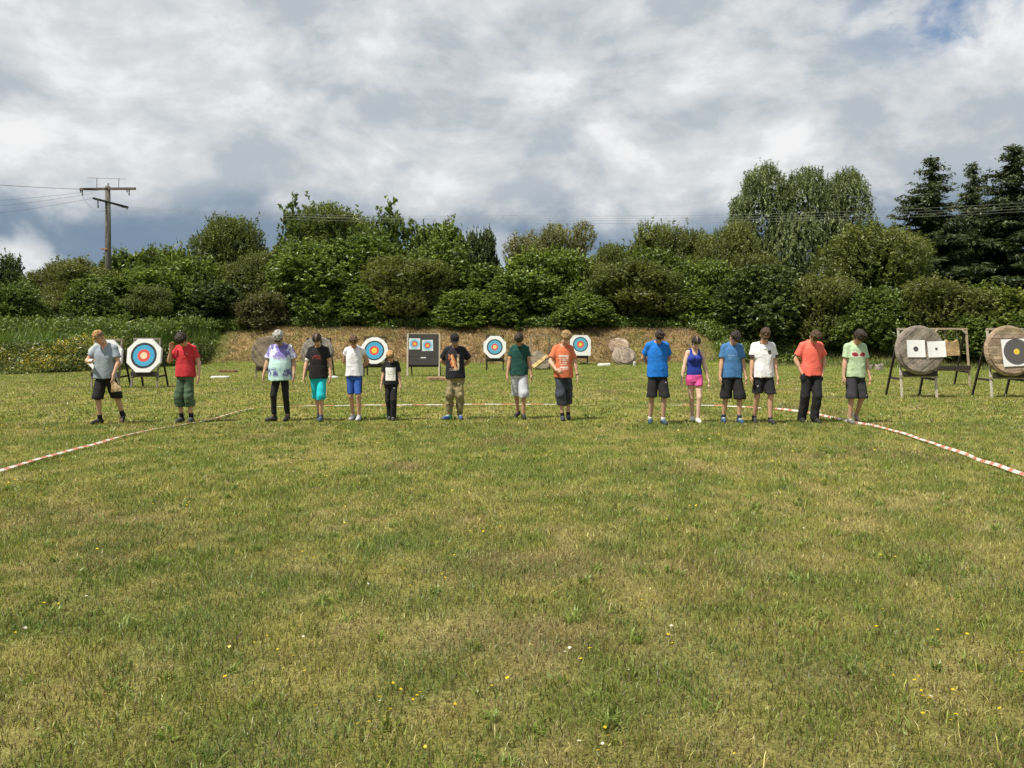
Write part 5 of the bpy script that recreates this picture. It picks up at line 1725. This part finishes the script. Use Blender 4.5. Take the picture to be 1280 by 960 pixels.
G1 = (.30, .25, .195); G2 = (.25, .215, .18)
straw_disc(335, 441, 31.2, 1.17, 38, (.21, .17, .13), 'grey straw target behind the tie-dyed shirt, without any paper', seed=4, leg_kw=dict(col_f=WOODG))
straw_disc(397, 441, 32.6, 1.20, 20, (.25, .23, .20), 'pale grey straw target hidden behind the black T-shirt and turquoise shorts', seed=5, leg_kw=dict(col_f=WOODD))

rt1, M_, R_, th_ = straw_disc(1149.5, 438, 21.3, 1.18, -52, G2, 'straw target with two small white papers side by side, on a wooden stand', ledge_w=.93, seed=8, leg_kw=dict(front_leg_col=(.50, .46, .38)))
ppm = F / 21.3
y_ = -th_ - .022
def to_l(px_, py_, pxc, pyc, R):
    return (px_ - pxc) / ppm, R - (py_ - pyc) / ppm
a0 = to_l(1131, 447.5, 1149.5, 438, R_); a1 = to_l(1153.5, 426, 1149.5, 438, R_)
cx_, cz_ = to_l(1142, 437, 1149.5, 438, R_)
paper_sheet(rt1, M_, a0[0], a1[0], a0[1], a1[1], y_, [(cx_, cz_, 0, .067, (.09, .07, .08))], 0)
a0 = to_l(1156.5, 447.5, 1149.5, 438, R_); a1 = to_l(1179, 427.5, 1149.5, 438, R_)
cx_, cz_ = to_l(1167.5, 437, 1149.5, 438, R_)
paper_sheet(rt1, M_, a0[0], a1[0], a0[1], a1[1], y_, [(cx_, cz_, 0, .036, (.10, .07, .09))], .04)

rt2, M_, R_, th_ = straw_disc(1262, 439, 21.3, 1.22, 90, (.33, .25, .175), 'straw target at the right edge with one big black ringed paper and yellow centre', ledge_w=.93, seed=9, leg_kw=dict(front_leg_col=(.50, .46, .38)))
ppm = F / 21.3
a0 = to_l(1249, 458.5, 1262, 439, R_); a1 = to_l(1286, 424.5, 1262, 439, R_)
cx_, cz_ = to_l(1267, 440.5, 1262, 439, R_)
GR = (.085, .078, .082)
rr_ = .345
mk = []
edges = [1, .93, .84, .75, .66, .57, .48, .40, .31, .225]
for i in range(len(edges) - 1):
    c_ = GR if i % 2 == 0 else (.105, .098, .10)
    mk.append((cx_, cz_, edges[i + 1] * rr_ + .004, edges[i] * rr_, c_)); mk.append((cx_, cz_, edges[i + 1] * rr_, edges[i + 1] * rr_ + .004, (.16, .155, .16)))
mk.append((cx_, cz_, .10 * rr_, .225 * rr_, (.80, .58, .07))); mk.append((cx_, cz_, 0, .10 * rr_, (.72, .50, .06)))
paper_sheet(rt2, M_, a0[0], a1[0], a0[1], a1[1], -th_ - .022, mk, .05, curl=.006)

# two old straw butts heaped against the bank
straw_disc(781, 446, 46.0, 1.16, 8, (.30, .25, .20), 'lower of two heaped old straw butts, lying against the dry bank', on_easel=False, tilt=.42, seed=14, squash=.82, irregular=.03, th=.34, y_up=.30)
straw_disc(775, 432.5, 47.3, 1.08, 65, (.31, .235, .175), 'upper old straw butt, leaning behind the lower one on the dry bank', on_easel=False, tilt=.55, seed=15, squash=.86, irregular=.035, th=.3, y_up=.15)


def board_target():
    d = 32.8; px = 529; X = wx(px, d); g0 = float(ground_h(X, d))
    root = empty('target_board', (X, d, g0), 'black square target board with two small ring faces between pale posts', 'target board')
    w = 39.5 * d / F; zt = wz(418, d); zb = wz(456.5, d); lean = .16
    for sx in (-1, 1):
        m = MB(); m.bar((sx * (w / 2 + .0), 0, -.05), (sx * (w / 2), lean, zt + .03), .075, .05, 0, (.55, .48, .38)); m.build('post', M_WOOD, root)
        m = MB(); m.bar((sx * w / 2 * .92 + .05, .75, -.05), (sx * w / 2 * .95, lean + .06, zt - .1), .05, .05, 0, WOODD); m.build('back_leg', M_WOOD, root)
    ang = math.atan2(lean, zt)
    M = rotx(-ang, (0, lean * zb / zt + .01, zb)); H_ = (zt - zb) / math.cos(ang)
    hw = w / 2 - .04
    mb = MB(); mb.prism([(-hw, 0), (-hw, H_), (hw, H_), (hw, 0)], -.06, .06, 0, (.055, .053, .052)); mb.prism([(-hw - .01, H_ * .265), (-hw - .01, H_ * .275), (hw + .01, H_ * .275), (hw + .01, H_ * .265)], -.063, .062, 0, (.03, .03, .03)); mb.build('board', M_FOAM, root, M=M)
    m = MB(); m.bar((-w / 2, lean + .0, zt + .03), (w / 2, lean, zt + .03), .045, .03, 0, (.46, .40, .32), up=(0, 0, 1)); m.build('top_rail', M_WOOD, root)
    m = MB(); m.bar((-w / 2 + .02, lean * zb / zt + .01, zb - .035), (w / 2 - .02, lean * zb / zt + .01, zb - .035), .09, .05, 0, WOODD); m.build('bottom_rail', M_WOOD, root)
    k = d / F
    for (cx, cy, sz, tl) in ((518, 430, 13.8, .0), (534.2, 432, 13.8, .03)):
        x = (cx - px) * k; z = (456.5 - cy) * k; s = sz * k / 2
        mb = MB()
        c, sn = math.cos(tl), math.sin(tl)
        mb.add([(x + (a * c - b * sn) * s, -.064, z + (a * sn + b * c) * s) for a, b in ((-1, -1), (1, -1), (1, 1), (-1, 1))], [(0, 1, 2, 3)], 0, (.62, .72, .78))
        rings(mb, x, z, s * .93, -.067, ((1.0, 1, (.36, .58, .70)), (.72, 1, (.10, .38, .58)), (.52, 1, RED), (.30, 1, (.85, .46, .06))), n=32)
        mb.build('ring_face', M_PAPER, root, M=M)
    x = (529 - px) * k; z = (456.5 - 447.3) * k
    mb = MB(); mb.add([(x - .11, -.064, z - .025), (x + .11, -.064, z - .025), (x + .11, -.064, z + .025), (x - .11, -.064, z + .025)], [(0, 1, 2, 3)], 0, (.6, .6, .6)); mb.build('white_label', M_PAPER, root, M=M)


board_target()


def leaning_butt():
    """wooden frame on the ground with a broken straw butt propped in it"""
    d = 40.0; px = 675.5; X = wx(px, d); g0 = float(ground_h(X, d)); k = d / F
    root = empty('target_stand', (X, d, g0), 'small wooden frame of two posts and a thin top rail beside the orange T-shirt', 'target stand')
    w = 23.5 * k; zt = wz(420, d)
    for sx in (-1, 1):
        m = MB(); m.bar((sx * w / 2, .12, -.05), (sx * w / 2, .25, zt), .06, .05, 0, WOODG if sx < 0 else (.12, .10, .08)); m.build('post', M_WOOD, root)
        m = MB(); m.bar((sx * w / 2, .95, -.05), (sx * w / 2, .3, zt * .9), .05, .05, 0, WOODD); m.build('back_leg', M_WOOD, root)
    m = MB(); m.bar((-w / 2 - .03, .25, zt + .02), (w / 2 + .03, .25, zt + .02), .05, .04, 0, WOODG, up=(0, 0, 1)); m.build('top_rail', M_WOOD, root)
    r2 = empty('straw_target', (X, d, g0), 'broken grey straw butt with one fresh pale strip, propped askew in the small frame', 'straw target', 'round pressed straw targets')
    M = rotx(-.30, (0, -.16, 0))
    a = math.radians(38); ca, sa = math.cos(a), math.sin(a); R = .52; cz = .44
    rr = np.random.default_rng(5)
    def strip(v0, v1, u0, u1, y0, y1, c, name, mi):
        """strip of straw running along the slanted direction u"""
        n = 9; top = []; bot = []
        for i in range(n + 1):
            t = i / n; u = u0 + (u1 - u0) * t
            top.append((u, v1 + rr.normal(0, .006))); bot.append((u, v0 + rr.normal(0, .006)))
        P = top + bot[::-1]
        return [(u * ca - v * sa, max(cz + u * sa + v * ca, .0)) for u, v in P], y0, y1, c
    mb = MB()
    e = np.linspace(-R, R, 10)
    for i in range(9):
        v0, v1 = e[i], e[i + 1]; vm = max(abs(v0), abs(v1)) - .03
        hl = math.sqrt(max(R * R - vm * vm, .01)) * 1.0
        if -.13 < (v0 + v1) / 2 < .03: continue
        up = hl if v0 < 0 else min(hl, .36 - (i - 5) * .02)
        P, y0, y1, c = strip(v0, v1, -hl, up, -.2, 0, np.array((.26, .22, .165)) * math.exp(rr.normal(0, .15)), '', 0)
        mb.prism(P, -.2 + rr.uniform(-.01, .01), 0, 0, tuple(c))
    mb.build('straw_boss', M_STRAW, r2, M=M)
    mb = MB(); P, y0, y1, c = strip(-.125, .045, -.54, .42, 0, 0, 0, '', 0)
    mb.prism(P, -.235, -.01, 0, (.62, .45, .22)); mb.build('fresh_straw_strip', M_STRAW, r2, M=M)


leaning_butt()


def empty_frame():
    d = 26.4; X = wx(1191, d); k = d / F; g0 = float(ground_h(X, d))
    root = empty('target_stand', (X, d, g0), 'tall empty wooden target stand behind and right of the two-paper straw target', 'target stand')
    w = 43 * k; zt = wz(412, d); lean = .22
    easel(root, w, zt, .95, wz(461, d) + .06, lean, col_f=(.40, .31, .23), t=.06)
    for sx in (-1, 1):
        m = MB(); m.bar((sx * (w / 2 - .02), lean - .04, zt - .14), (sx * (w / 2 - .16), lean - .03, zt + .0), .05, .04, 0, WOODL); m.build('corner_brace', M_WOOD, root)
    o = empty('straw_pad', (wx(1191.3, d), d + .09, g0), 'small tan straw pad with two pointed corners hanging on strings in the empty stand', 'target pad')
    h = 8.7 * k; z0, z1 = wz(445, d) - g0, wz(424.5, d) - g0
    P = [(-h, z0), (-h, z1 - .12), (-h + .03, z1), (-h + .10, z1 - .07), (0, z1 - .085), (h - .13, z1 - .06), (h - .06, z1), (h - .02, z1 - .12), (h + .01, z0 + .02)]
    mb = MB(); mb.prism(P[::-1][::-1], -.07, .07, 0, (.45, .31, .17)); mb.build('pad', M_STRAW, o)
    for sx, xx in ((-1, -h + .03), (1, h - .06)):
        mb = MB(); mb.tube([(xx, 0, z1 - .02), (xx + sx * .02, .04, zt - g0 - .02)], .008, 5, 0, (.06, .06, .06)); mb.build('string', M_CLOTH, o)


empty_frame()


# ------------------------------------------------------------------ small things lying about
def slab(name, px, py, w, dpt, h, col, label, cat, mat, rz=0.0, seed=0):
    x, y = gp(px, py)
    r = np.random.default_rng(seed); mb = MB(); n = 14
    ring = [(w / 2 * math.copysign(abs(math.cos(t)) ** .45, math.cos(t)) * (1 + r.normal(0, .03)), dpt / 2 * math.copysign(abs(math.sin(t)) ** .45, math.sin(t)) * (1 + r.normal(0, .03))) for t in np.linspace(0, 2 * math.pi, n, endpoint=False)]
    hs = [h * r.uniform(.7, 1.15) for _ in range(n)]
    V = [(a, b, -.01) for a, b in ring] + [(a * .97, b * .97, q * .8) for (a, b), q in zip(ring, hs)] + [(a * .8, b * .8, q) for (a, b), q in zip(ring, hs)]
    mb.add(V, [tuple(range(n))[::-1]] + [(i, (i + 1) % n, (i + 1) % n + n, i + n) for i in range(n)] + [(i + n, (i + 1) % n + n, (i + 1) % n + 2 * n, i + 2 * n) for i in range(n)] + [tuple(range(2 * n, 3 * n))], 0, col)
    o = mb.build(name, mat, None, (x, y, float(ground_h(x, y)) + .015)); o.rotation_euler = (0, 0, rz)
    return tag(o, label, cat)


slab('board', 275, 472.5, .72, .30, .055, (.62, .62, .60), 'white board lying flat on the grass right of the boy in red', 'board', M_FOAM, .05, 1)
slab('board', 413, 472.5, .66, .28, .055, (.62, .62, .60), 'white board lying on the grass right behind the turquoise shorts', 'board', M_FOAM, -.1, 2)
slab('straw_mat', 285, 465.5, .85, .40, .09, (.16, .085, .055), 'dark brown mat lying on the grass behind the white board', 'mat', M_STRAW, 0, 3)
slab('straw_mat', 549, 475.5, .98, .45, .13, (.25, .165, .095), 'brown straw mat lying on the grass in front of the black target board', 'mat', M_STRAW, .03, 4)
slab('cloth_rag', 755, 457.3, .72, .5, .12, (.70, .70, .68), 'white rag lying on the ground left of the heaped straw butts', 'cloth', M_CLOTH, .2, 5)
slab('paper_scrap', 793, 457, .12, .1, .20, (.62, .62, .6), 'scrap of white paper at the right foot of the heaped straw butts', 'paper', M_PAPER, .5, 6)
slab('field_stone', 1099, 462.5, .36, .30, .30, (.28, .25, .21), 'pale field stone in the rough grass left of the two-paper straw target', 'stone', M_STONE, .3, 7)
slab('field_stone', 1088, 461.5, .26, .22, .20, (.22, .19, .16), 'smaller darker field stone just left of the pale one', 'stone', M_STONE, .9, 8)


# ------------------------------------------------------------------ barrier tape
def tape(label, pts, seed, width=.075, stripe=.30, duty=.5):
    """red and white plastic tape lying in the grass, twisted here and there"""
    r = np.random.default_rng(seed)
    P = [np.array(p, float) for p in pts]
    seg = [np.linalg.norm(P[i + 1] - P[i]) for i in range(len(P) - 1)]; cum = np.concatenate(([0], np.cumsum(seg))); L = cum[-1]
    n = int(L / .05); s = np.linspace(0, L, n + 1)
    x = np.interp(s, cum, [p[0] for p in P]); y = np.interp(s, cum, [p[1] for p in P])
    sm = lambda a: np.convolve(np.pad(a, 12, mode='edge'), np.ones(25) / 25, 'valid')
    x = sm(x); y = sm(y)
    tx = np.gradient(x); ty = np.gradient(y); l = np.hypot(tx, ty) + 1e-9; nxv, nyv = -ty / l, tx / l
    wob = (fbm2(s * .5, s * 0 + seed, seed, 3) - .5) * .22
    x = x + nxv * wob; y = y + nyv * wob
    z = ground_h(x, y) + .018 + .045 * fbm2(s * .8, s * 0 + 3, seed + 7, 3)
    ang = np.clip((fbm2(s * .35, s * 0 + 9, seed + 9, 3) - .5) * 2.4 + .35, -.05, .8)
    ca, sa = np.cos(ang) * width / 2, np.sin(ang) * width / 2
    A = np.stack((x + nxv * ca, y + nyv * ca, z + sa), -1); B_ = np.stack((x - nxv * ca, y - nyv * ca, z - sa), -1)
    V = np.stack((A, B_), 1).reshape(-1, 3)
    # diagonal stripes: colour per face with its own vertices
    q = []; col = []; VV = []
    for i in range(n):
        b = len(VV); VV += [V[2 * i], V[2 * i + 1], V[2 * i + 3], V[2 * i + 2]]
        red = (s[i] / stripe) % 1 < duty
        c = (.50, .17, .115) if red else (.58, .54, .50)
        col += [c] * 4; q.append((b, b + 1, b + 2, b + 3))
    me = new_mesh('barrier_tape', np.array(VV), np.array(q), np.full(len(q), 4), np.array(col))
    return tag(link('barrier_tape', me, M_TAPE), label, 'barrier tape', 'red and white tape marking the shooting lane')


tape('red and white barrier tape from the left edge to the boy in red', [gp(-90, 625), gp(0, 591), gp(70, 571), gp(150, 549), gp(200, 537), gp(248, 529), gp(300, 516.5), gp(322, 511.5)], 1, .046, .27)
tape('long far barrier tape crossing the lawn behind the line of people', [gp(322, 511.5), gp(420, 508.5), gp(520, 507.5), gp(600, 507), gp(680, 508), gp(800, 509), gp(900, 510), gp(960, 512.5)], 2, .022, .7, .42)
tape('red and white barrier tape from the mint T-shirt to the right edge', [gp(960, 512.5), gp(1020, 519), gp(1070, 530), gp(1120, 542.5), gp(1160, 555), gp(1220, 573), gp(1280, 596), gp(1370, 632)], 3, .046, .27, .40)


# ------------------------------------------------------------------ utility pole and wires
def utility_pole():
    d = 57.0; k = d / F; X = wx(135, d); g0 = float(ground_h(X, d))
    root = empty('utility_pole', (X, d, g0), 'tall weathered wooden utility pole with two crossarms above the left bushes', 'utility pole')
    zt = wz(233, d) - g0
    m = MB(); m.tube([(0, 0, -.3), (.01, 0, zt * .5), (-.02, 0, zt)], [.25, .21, .17], 16, 0, (.125, .115, .10)); m.build('post', M_BARK, root, smooth=True)
    z1 = wz(236.3, d) - g0
    a = V3(-41.5 * k, .7, z1 + 2.2 * k); b = V3(40 * k, -.7, z1 - 1.8 * k)
    m = MB(); m.bar(a, b, .17, .13, 0, (.15, .125, .10)); m.bar(a + V3(.3, -.19, .03), b + V3(-.3, -.19, .03), .05, .07, 0, (.12, .11, .10)); m.build('crossarm', M_WOOD, root)
    z2 = wz(253.8, d) - g0
    a2 = V3(-12 * k, -.75, z2 + 3.8 * k); b2 = V3(19 * k, .75, z2 - 3.3 * k)
    m = MB(); m.bar(a2, b2, .15, .12, 0, (.06, .065, .06)); m.bar(a2 + V3(.2, .2, -.02), b2 + V3(-.3, .2, 0), .08, .10, 0, (.05, .055, .05)); m.build('crossarm', M_WOOD, root)
    zt2 = wz(222.5, d) - g0
    m = MB(); m.tube([(-27 * k, .1, zt2 + .6 * k), (23.5 * k, -.1, zt2 - 1.6 * k)], .02, 6, 0, (.20, .16, .13))
    for sx in (-14, 13.5): m.tube([(sx * k, 0, z1), (sx * k, 0, zt2)], .022, 6, 0, (.20, .16, .13))
    m.build('bird_guard', M_METAL, root)
    def ins(p, L=.42, flip=-1):
        m = MB(); q = V3(*p)
        m.tube([q, q + V3(0, 0, flip * .06), q + V3(.01, 0, flip * L * .5), q + V3(.02, 0, flip * L)], [.02, .05, .035, .05], 8, 0, (.06, .055, .05)); m.build('insulator', M_SHOE, root)
    ins(a + V3(.15, 0, -.05)); ins(a + V3(.02, 0, -.05), .2); ins(b + V3(-.45, 0, -.05)); ins(b + V3(-.6, 0, -.05), .2); ins((0, 0, zt), .22, 1); ins(a2 + V3(.35, 0, -.08), .6); ins(b2 + V3(-.1, 0, -.05), .1)
    z3 = wz(311.5, d) - g0
    m = MB(); m.bar((-8 * k, -.1, z3), (1.5 * k, -.22, z3 - .03), .10, .12, 0, (.34, .16, .10)); m.build('bracket', M_METAL, root)
    return V3(X, d, g0), a, b, a2, b2


P0, A1, B1, A2, B2 = utility_pole()


def wire(label, a, b, sag, rad=.013, col=(.20, .20, .20)):
    a = np.array(a, float); b = np.array(b, float); pts = []
    for t in np.linspace(0, 1, 49):
        p = a * (1 - t) + b * t; p[2] -= sag * 4 * t * (1 - t); pts.append(p)
    m = MB(); m.tube(pts, rad, 5, 0, col)
    return tag(m.build('power_line', M_METAL, None, smooth=True), label, 'power line', 'overhead wires of the utility pole')


dR = 46.0; DP = 57.0; XR = wx(1640, dR)
def right_wire(label, s, py640, py1280):
    """parabola through the pole end, and two heights read at the middle and right of the photo"""
    s = np.array(s, float)
    # height at three x positions -> quadratic
    xs = np.array([s[0], wx(640, 49.5), wx(1280, dR)]); zs = np.array([s[2], wz(py640, 49.5), wz(py1280, dR)])
    co = np.polyfit(xs, zs, 2)
    pts = [(x, float(np.interp(x, [s[0], wx(640, 49.5), wx(1280, dR), XR], [s[1], 49.5, dR, 45.0])), np.polyval(co, x)) for x in np.linspace(s[0], XR, 60)]
    m = MB(); m.tube(pts, .0065, 5, 0, (.26, .26, .25))
    return tag(m.build('power_line', M_METAL, None, smooth=True), label, 'power line', 'overhead wires of the utility pole')


right_wire('topmost of the wires running right from the lower crossarm of the utility pole', P0 + B2 + V3(0, 0, .03), 269.5, 253.5)
right_wire('second wire from the top running right from the utility pole', P0 + B2 + V3(-.2, 0, -.12), 272.5, 257.5)
right_wire('third wire from the top running right from the utility pole', P0 + A2 + V3(.3, 0, -.55), 275, 261)
right_wire('lowest of the wires running right from the utility pole', P0 + A2 + V3(.1, 0, -.75), 278.5, 264.5)
wire('topmost wire leaving the left tip of the crossarm to the left', P0 + A1, (wx(-140, 52), 52, wz(219, 52)), .12, .016, (.10, .10, .10))
wire('upper of the slack wires leaving the utility pole to the left', P0 + V3(0, 0, wz(236, 57)) - V3(0, 0, P0[2]), (wx(-140, 51), 51, wz(256, 51)), .25, .010)
wire('middle of the slack wires leaving the utility pole to the left', P0 + A2 + V3(0, 0, .35), (wx(-140, 51), 51, wz(266, 51)), .25, .010)
wire('lowest of the slack wires leaving the utility pole to the left', P0 + A2, (wx(-140, 51), 51, wz(278, 51)), .25, .010)
wire('short slack jumper wire hanging below the crossarms on the pole', P0 + A1 + V3(.15, 0, -.5), P0 + V3(-.05, -.3, wz(264, 57)) - V3(0, 0, P0[2]), .45, .010)


# ------------------------------------------------------------------ sky and light
SUN_EL = math.radians(60); SUN_AZ = math.radians(-38)   # azimuth of the sun seen from behind the camera: to the left and behind


def build_world():
    w = bpy.data.worlds.new('World'); scene.world = w; w.use_nodes = True
    nt = w.node_tree; nt.nodes.clear(); Lk = nt.links.new
    out = nt.nodes.new('ShaderNodeOutputWorld')
    sky = N(nt, 'ShaderNodeTexSky', sky_type='NISHITA', sun_disc=False, sun_elevation=SUN_EL, sun_rotation=SUN_ROT)
    bg1 = N(nt, 'ShaderNodeBackground'); bg1.inputs['Strength'].default_value = 0.10
    Lk(sky.outputs[0], bg1.inputs['Color'])
    tc = N(nt, 'ShaderNodeTexCoord'); sep = N(nt, 'ShaderNodeSeparateXYZ'); Lk(tc.outputs['Generated'], sep.inputs[0])

    def math_(op, a, b=None, c=None):
        n = N(nt, 'ShaderNodeMath', operation=op)
        for i, v in enumerate((a, b, c)):
            if v is None: continue
            if hasattr(v, 'links') or hasattr(v, 'is_linked'): Lk(v, n.inputs[i])
            else: n.inputs[i].default_value = v
        return n.outputs[0]

    def smooth(v, a, b):
        n = N(nt, 'ShaderNodeMapRange', interpolation_type='SMOOTHSTEP'); n.inputs['From Min'].default_value = a; n.inputs['From Max'].default_value = b
        Lk(v, n.inputs['Value']); return n.outputs[0]

    def mix(a, b, f):
        n = N(nt, 'ShaderNodeMix', data_type='RGBA')
        for s, v in (('A', a), ('B', b)):
            if isinstance(v, tuple): n.inputs[s].default_value = v + (1,)
            else: Lk(v, n.inputs[s])
        if isinstance(f, float): n.inputs['Factor'].default_value = f
        else: Lk(f, n.inputs['Factor'])
        return n.outputs['Result']

    z = math_('MAXIMUM', sep.outputs['Z'], 0.0)
    zs = math_('MULTIPLY', z, 1.75)
    comb = N(nt, 'ShaderNodeCombineXYZ'); Lk(sep.outputs['X'], comb.inputs[0]); Lk(sep.outputs['Y'], comb.inputs[1]); Lk(zs, comb.inputs[2])

    def noise(scale, off, detail=6.0, rough=.55, dist=.3, sq=(1, 1, 1)):
        mp = N(nt, 'ShaderNodeMapping'); mp.inputs['Location'].default_value = off; mp.inputs['Scale'].default_value = sq
        Lk(comb.outputs[0], mp.inputs['Vector'])
        n = N(nt, 'ShaderNodeTexNoise'); n.inputs['Scale'].default_value = scale; n.inputs['Detail'].default_value = detail; n.inputs['Roughness'].default_value = rough; n.inputs['Distortion'].default_value = dist
        Lk(mp.outputs[0], n.inputs['Vector']); return n.outputs['Fac']

    def blob(px, py, rad, inner=0.0, wob=None):
        """soft disc round one direction of the sky, radius in radians"""
        v = V3((px - 640) / F, 1, (HOR - py) / F); v /= np.linalg.norm(v)
        n = N(nt, 'ShaderNodeVectorMath', operation='DISTANCE'); Lk(tc.outputs['Generated'], n.inputs[0]); n.inputs[1].default_value = tuple(v)
        dd = n.outputs['Value'] if wob is None else math_('ADD', n.outputs['Value'], math_('MULTIPLY', math_('SUBTRACT', wob, .5), rad * 2.2))
        return smooth(dd, rad, inner)

    big = noise(1.9, (3.1, 1.7, 0.3), 3, .5, .2)
    n1 = noise(5.2, (0.4, 5.2, 2.0), 9, .61, .25)
    n2 = noise(14.0, (7.4, 2.2, 1.0), 7, .6, .2)
    wn = N(nt, 'ShaderNodeTexNoise'); wn.inputs['Scale'].default_value = 9; wn.inputs['Detail'].default_value = 4; Lk(comb.outputs[0], wn.inputs['Vector'])
    wv = N(nt, 'ShaderNodeVectorMath', operation='MULTIPLY_ADD'); Lk(wn.outputs['Color'], wv.inputs[0]); wv.inputs[1].default_value = (.10, .10, .10); Lk(comb.outputs[0], wv.inputs[2])
    vo = N(nt, 'ShaderNodeTexVoronoi', feature='SMOOTH_F1'); vo.inputs['Scale'].default_value = 11; vo.inputs['Smoothness'].default_value = .6; vo.inputs['Detail'].default_value = 2.0; Lk(wv.outputs[0], vo.inputs['Vector'])
    n1u = noise(5.2, (0.4, 5.2, 2.0 + .08), 9, .61, .25)
    relief = math_('MULTIPLY', math_('SUBTRACT', n1, n1u), .95)
    puff = math_('SUBTRACT', .8, vo.outputs['Distance'])
    dens = math_('ADD', math_('MULTIPLY', n1, .52), math_('ADD', math_('MULTIPLY', big, .24), math_('ADD', math_('MULTIPLY', n2, .14), math_('MULTIPLY', puff, .20))))
    for (bx, by, rad, amp) in SKY_BLOBS:
        dens = math_('ADD', dens, math_('MULTIPLY', blob(bx, by, rad), amp))
    dens = math_('ADD', dens, relief)
    grey = mix(SKY_DARK, SKY_MID, smooth(dens, .26, .55))
    cloud = mix(grey, SKY_BRIGHT, smooth(dens, .49, .76))
    # layered rain-blue bank low over the horizon
    el = math_('ADD', z, math_('MULTIPLY', math_('SUBTRACT', n1, .5), .10))
    low = smooth(el, .178, .118)
    lowm = math_('MULTIPLY', low, .88)
    for (bx, by, rad, amp) in LOW_GAPS:
        lowm = math_('MULTIPLY', lowm, math_('SUBTRACT', 1.0, math_('MULTIPLY', blob(bx, by, rad, rad * .55, n1), amp)))
    cloud = mix(cloud, SKY_LOW, lowm)
    bg2 = N(nt, 'ShaderNodeBackground'); bg2.inputs['Strength'].default_value = .80
    Lk(cloud, bg2.inputs['Color'])
    # holes in the cover towards the top right
    hole = math_('MULTIPLY', blob(1195, 2, .07, .0, n2), smooth(n1, .64, .50))
    hole2 = math_('MULTIPLY', blob(1120, 6, .10), math_('MULTIPLY', smooth(n2, .58, .42), .6))
    cover = math_('SUBTRACT', 1.0, math_('MAXIMUM', hole, hole2))
    ms = N(nt, 'ShaderNodeMixShader'); Lk(cover, ms.inputs['Fac']); Lk(bg1.outputs[0], ms.inputs[1]); Lk(bg2.outputs[0], ms.inputs[2])
    Lk(ms.outputs[0], out.inputs['Surface'])


SKY_DARK = (.49, .545, .60); SKY_MID = (.70, .725, .745); SKY_BRIGHT = (.92, .92, .93); SKY_LOW = (.165, .255, .365)
SKY_BLOBS = [(900, 150, .20, .09), (1000, 120, .12, .05), (610, 232, .15, -.07), (1180, 190, .16, -.06), (60, 215, .13, .06), (22, 348, .05, .14), (520, 190, .10, .05), (800, 220, .10, .05), (320, 60, .35, .05), (700, 40, .35, .05), (130, 120, .25, .03), (1042, 19, .022, .2)]
LOW_GAPS = [(28, 352, .07, .97), (605, 322, .05, .85)]
# sun: behind the photographer and to the left; shadows fall to the right and away
sx_, sy_ = -math.sin(math.radians(55)), -math.cos(math.radians(55))
SUN_DIR = V3(sx_ * math.cos(SUN_EL), sy_ * math.cos(SUN_EL), math.sin(SUN_EL))
SUN_ROT = math.atan2(SUN_DIR[0], SUN_DIR[1])
build_world()
sl = bpy.data.lights.new('sun', 'SUN'); sl.energy = 5.0; sl.angle = math.radians(.53); sl.color = (1.0, .93, .80)
so = bpy.data.objects.new('sun', sl); COL.objects.link(so)
from mathutils import Vector
so.rotation_euler = Vector(tuple(-SUN_DIR)).to_track_quat('-Z', 'Y').to_euler()
so.location = (-20, -20, 40)

# ------------------------------------------------------------------ camera
cd = bpy.data.cameras.new('camera'); cam = bpy.data.objects.new('camera', cd); COL.objects.link(cam)
cam.location = (0, 0, CAM_Z); cam.rotation_euler = (math.radians(90), 0, 0)
cd.sensor_width = 36.0; cd.lens = F / 1280 * 36.0
cd.shift_y = -(480 - HOR) / 1280.0
cd.clip_start = .05; cd.clip_end = 6000
scene.camera = cam
vs = scene.view_settings
vs.view_transform = 'Standard'; vs.look = 'None'; vs.exposure = 0.28; vs.gamma = 1.0; vs.use_curve_mapping = False
scene.cycles.max_bounces = 6; scene.cycles.diffuse_bounces = 3; scene.cycles.transmission_bounces = 3; scene.cycles.transparent_max_bounces = 4
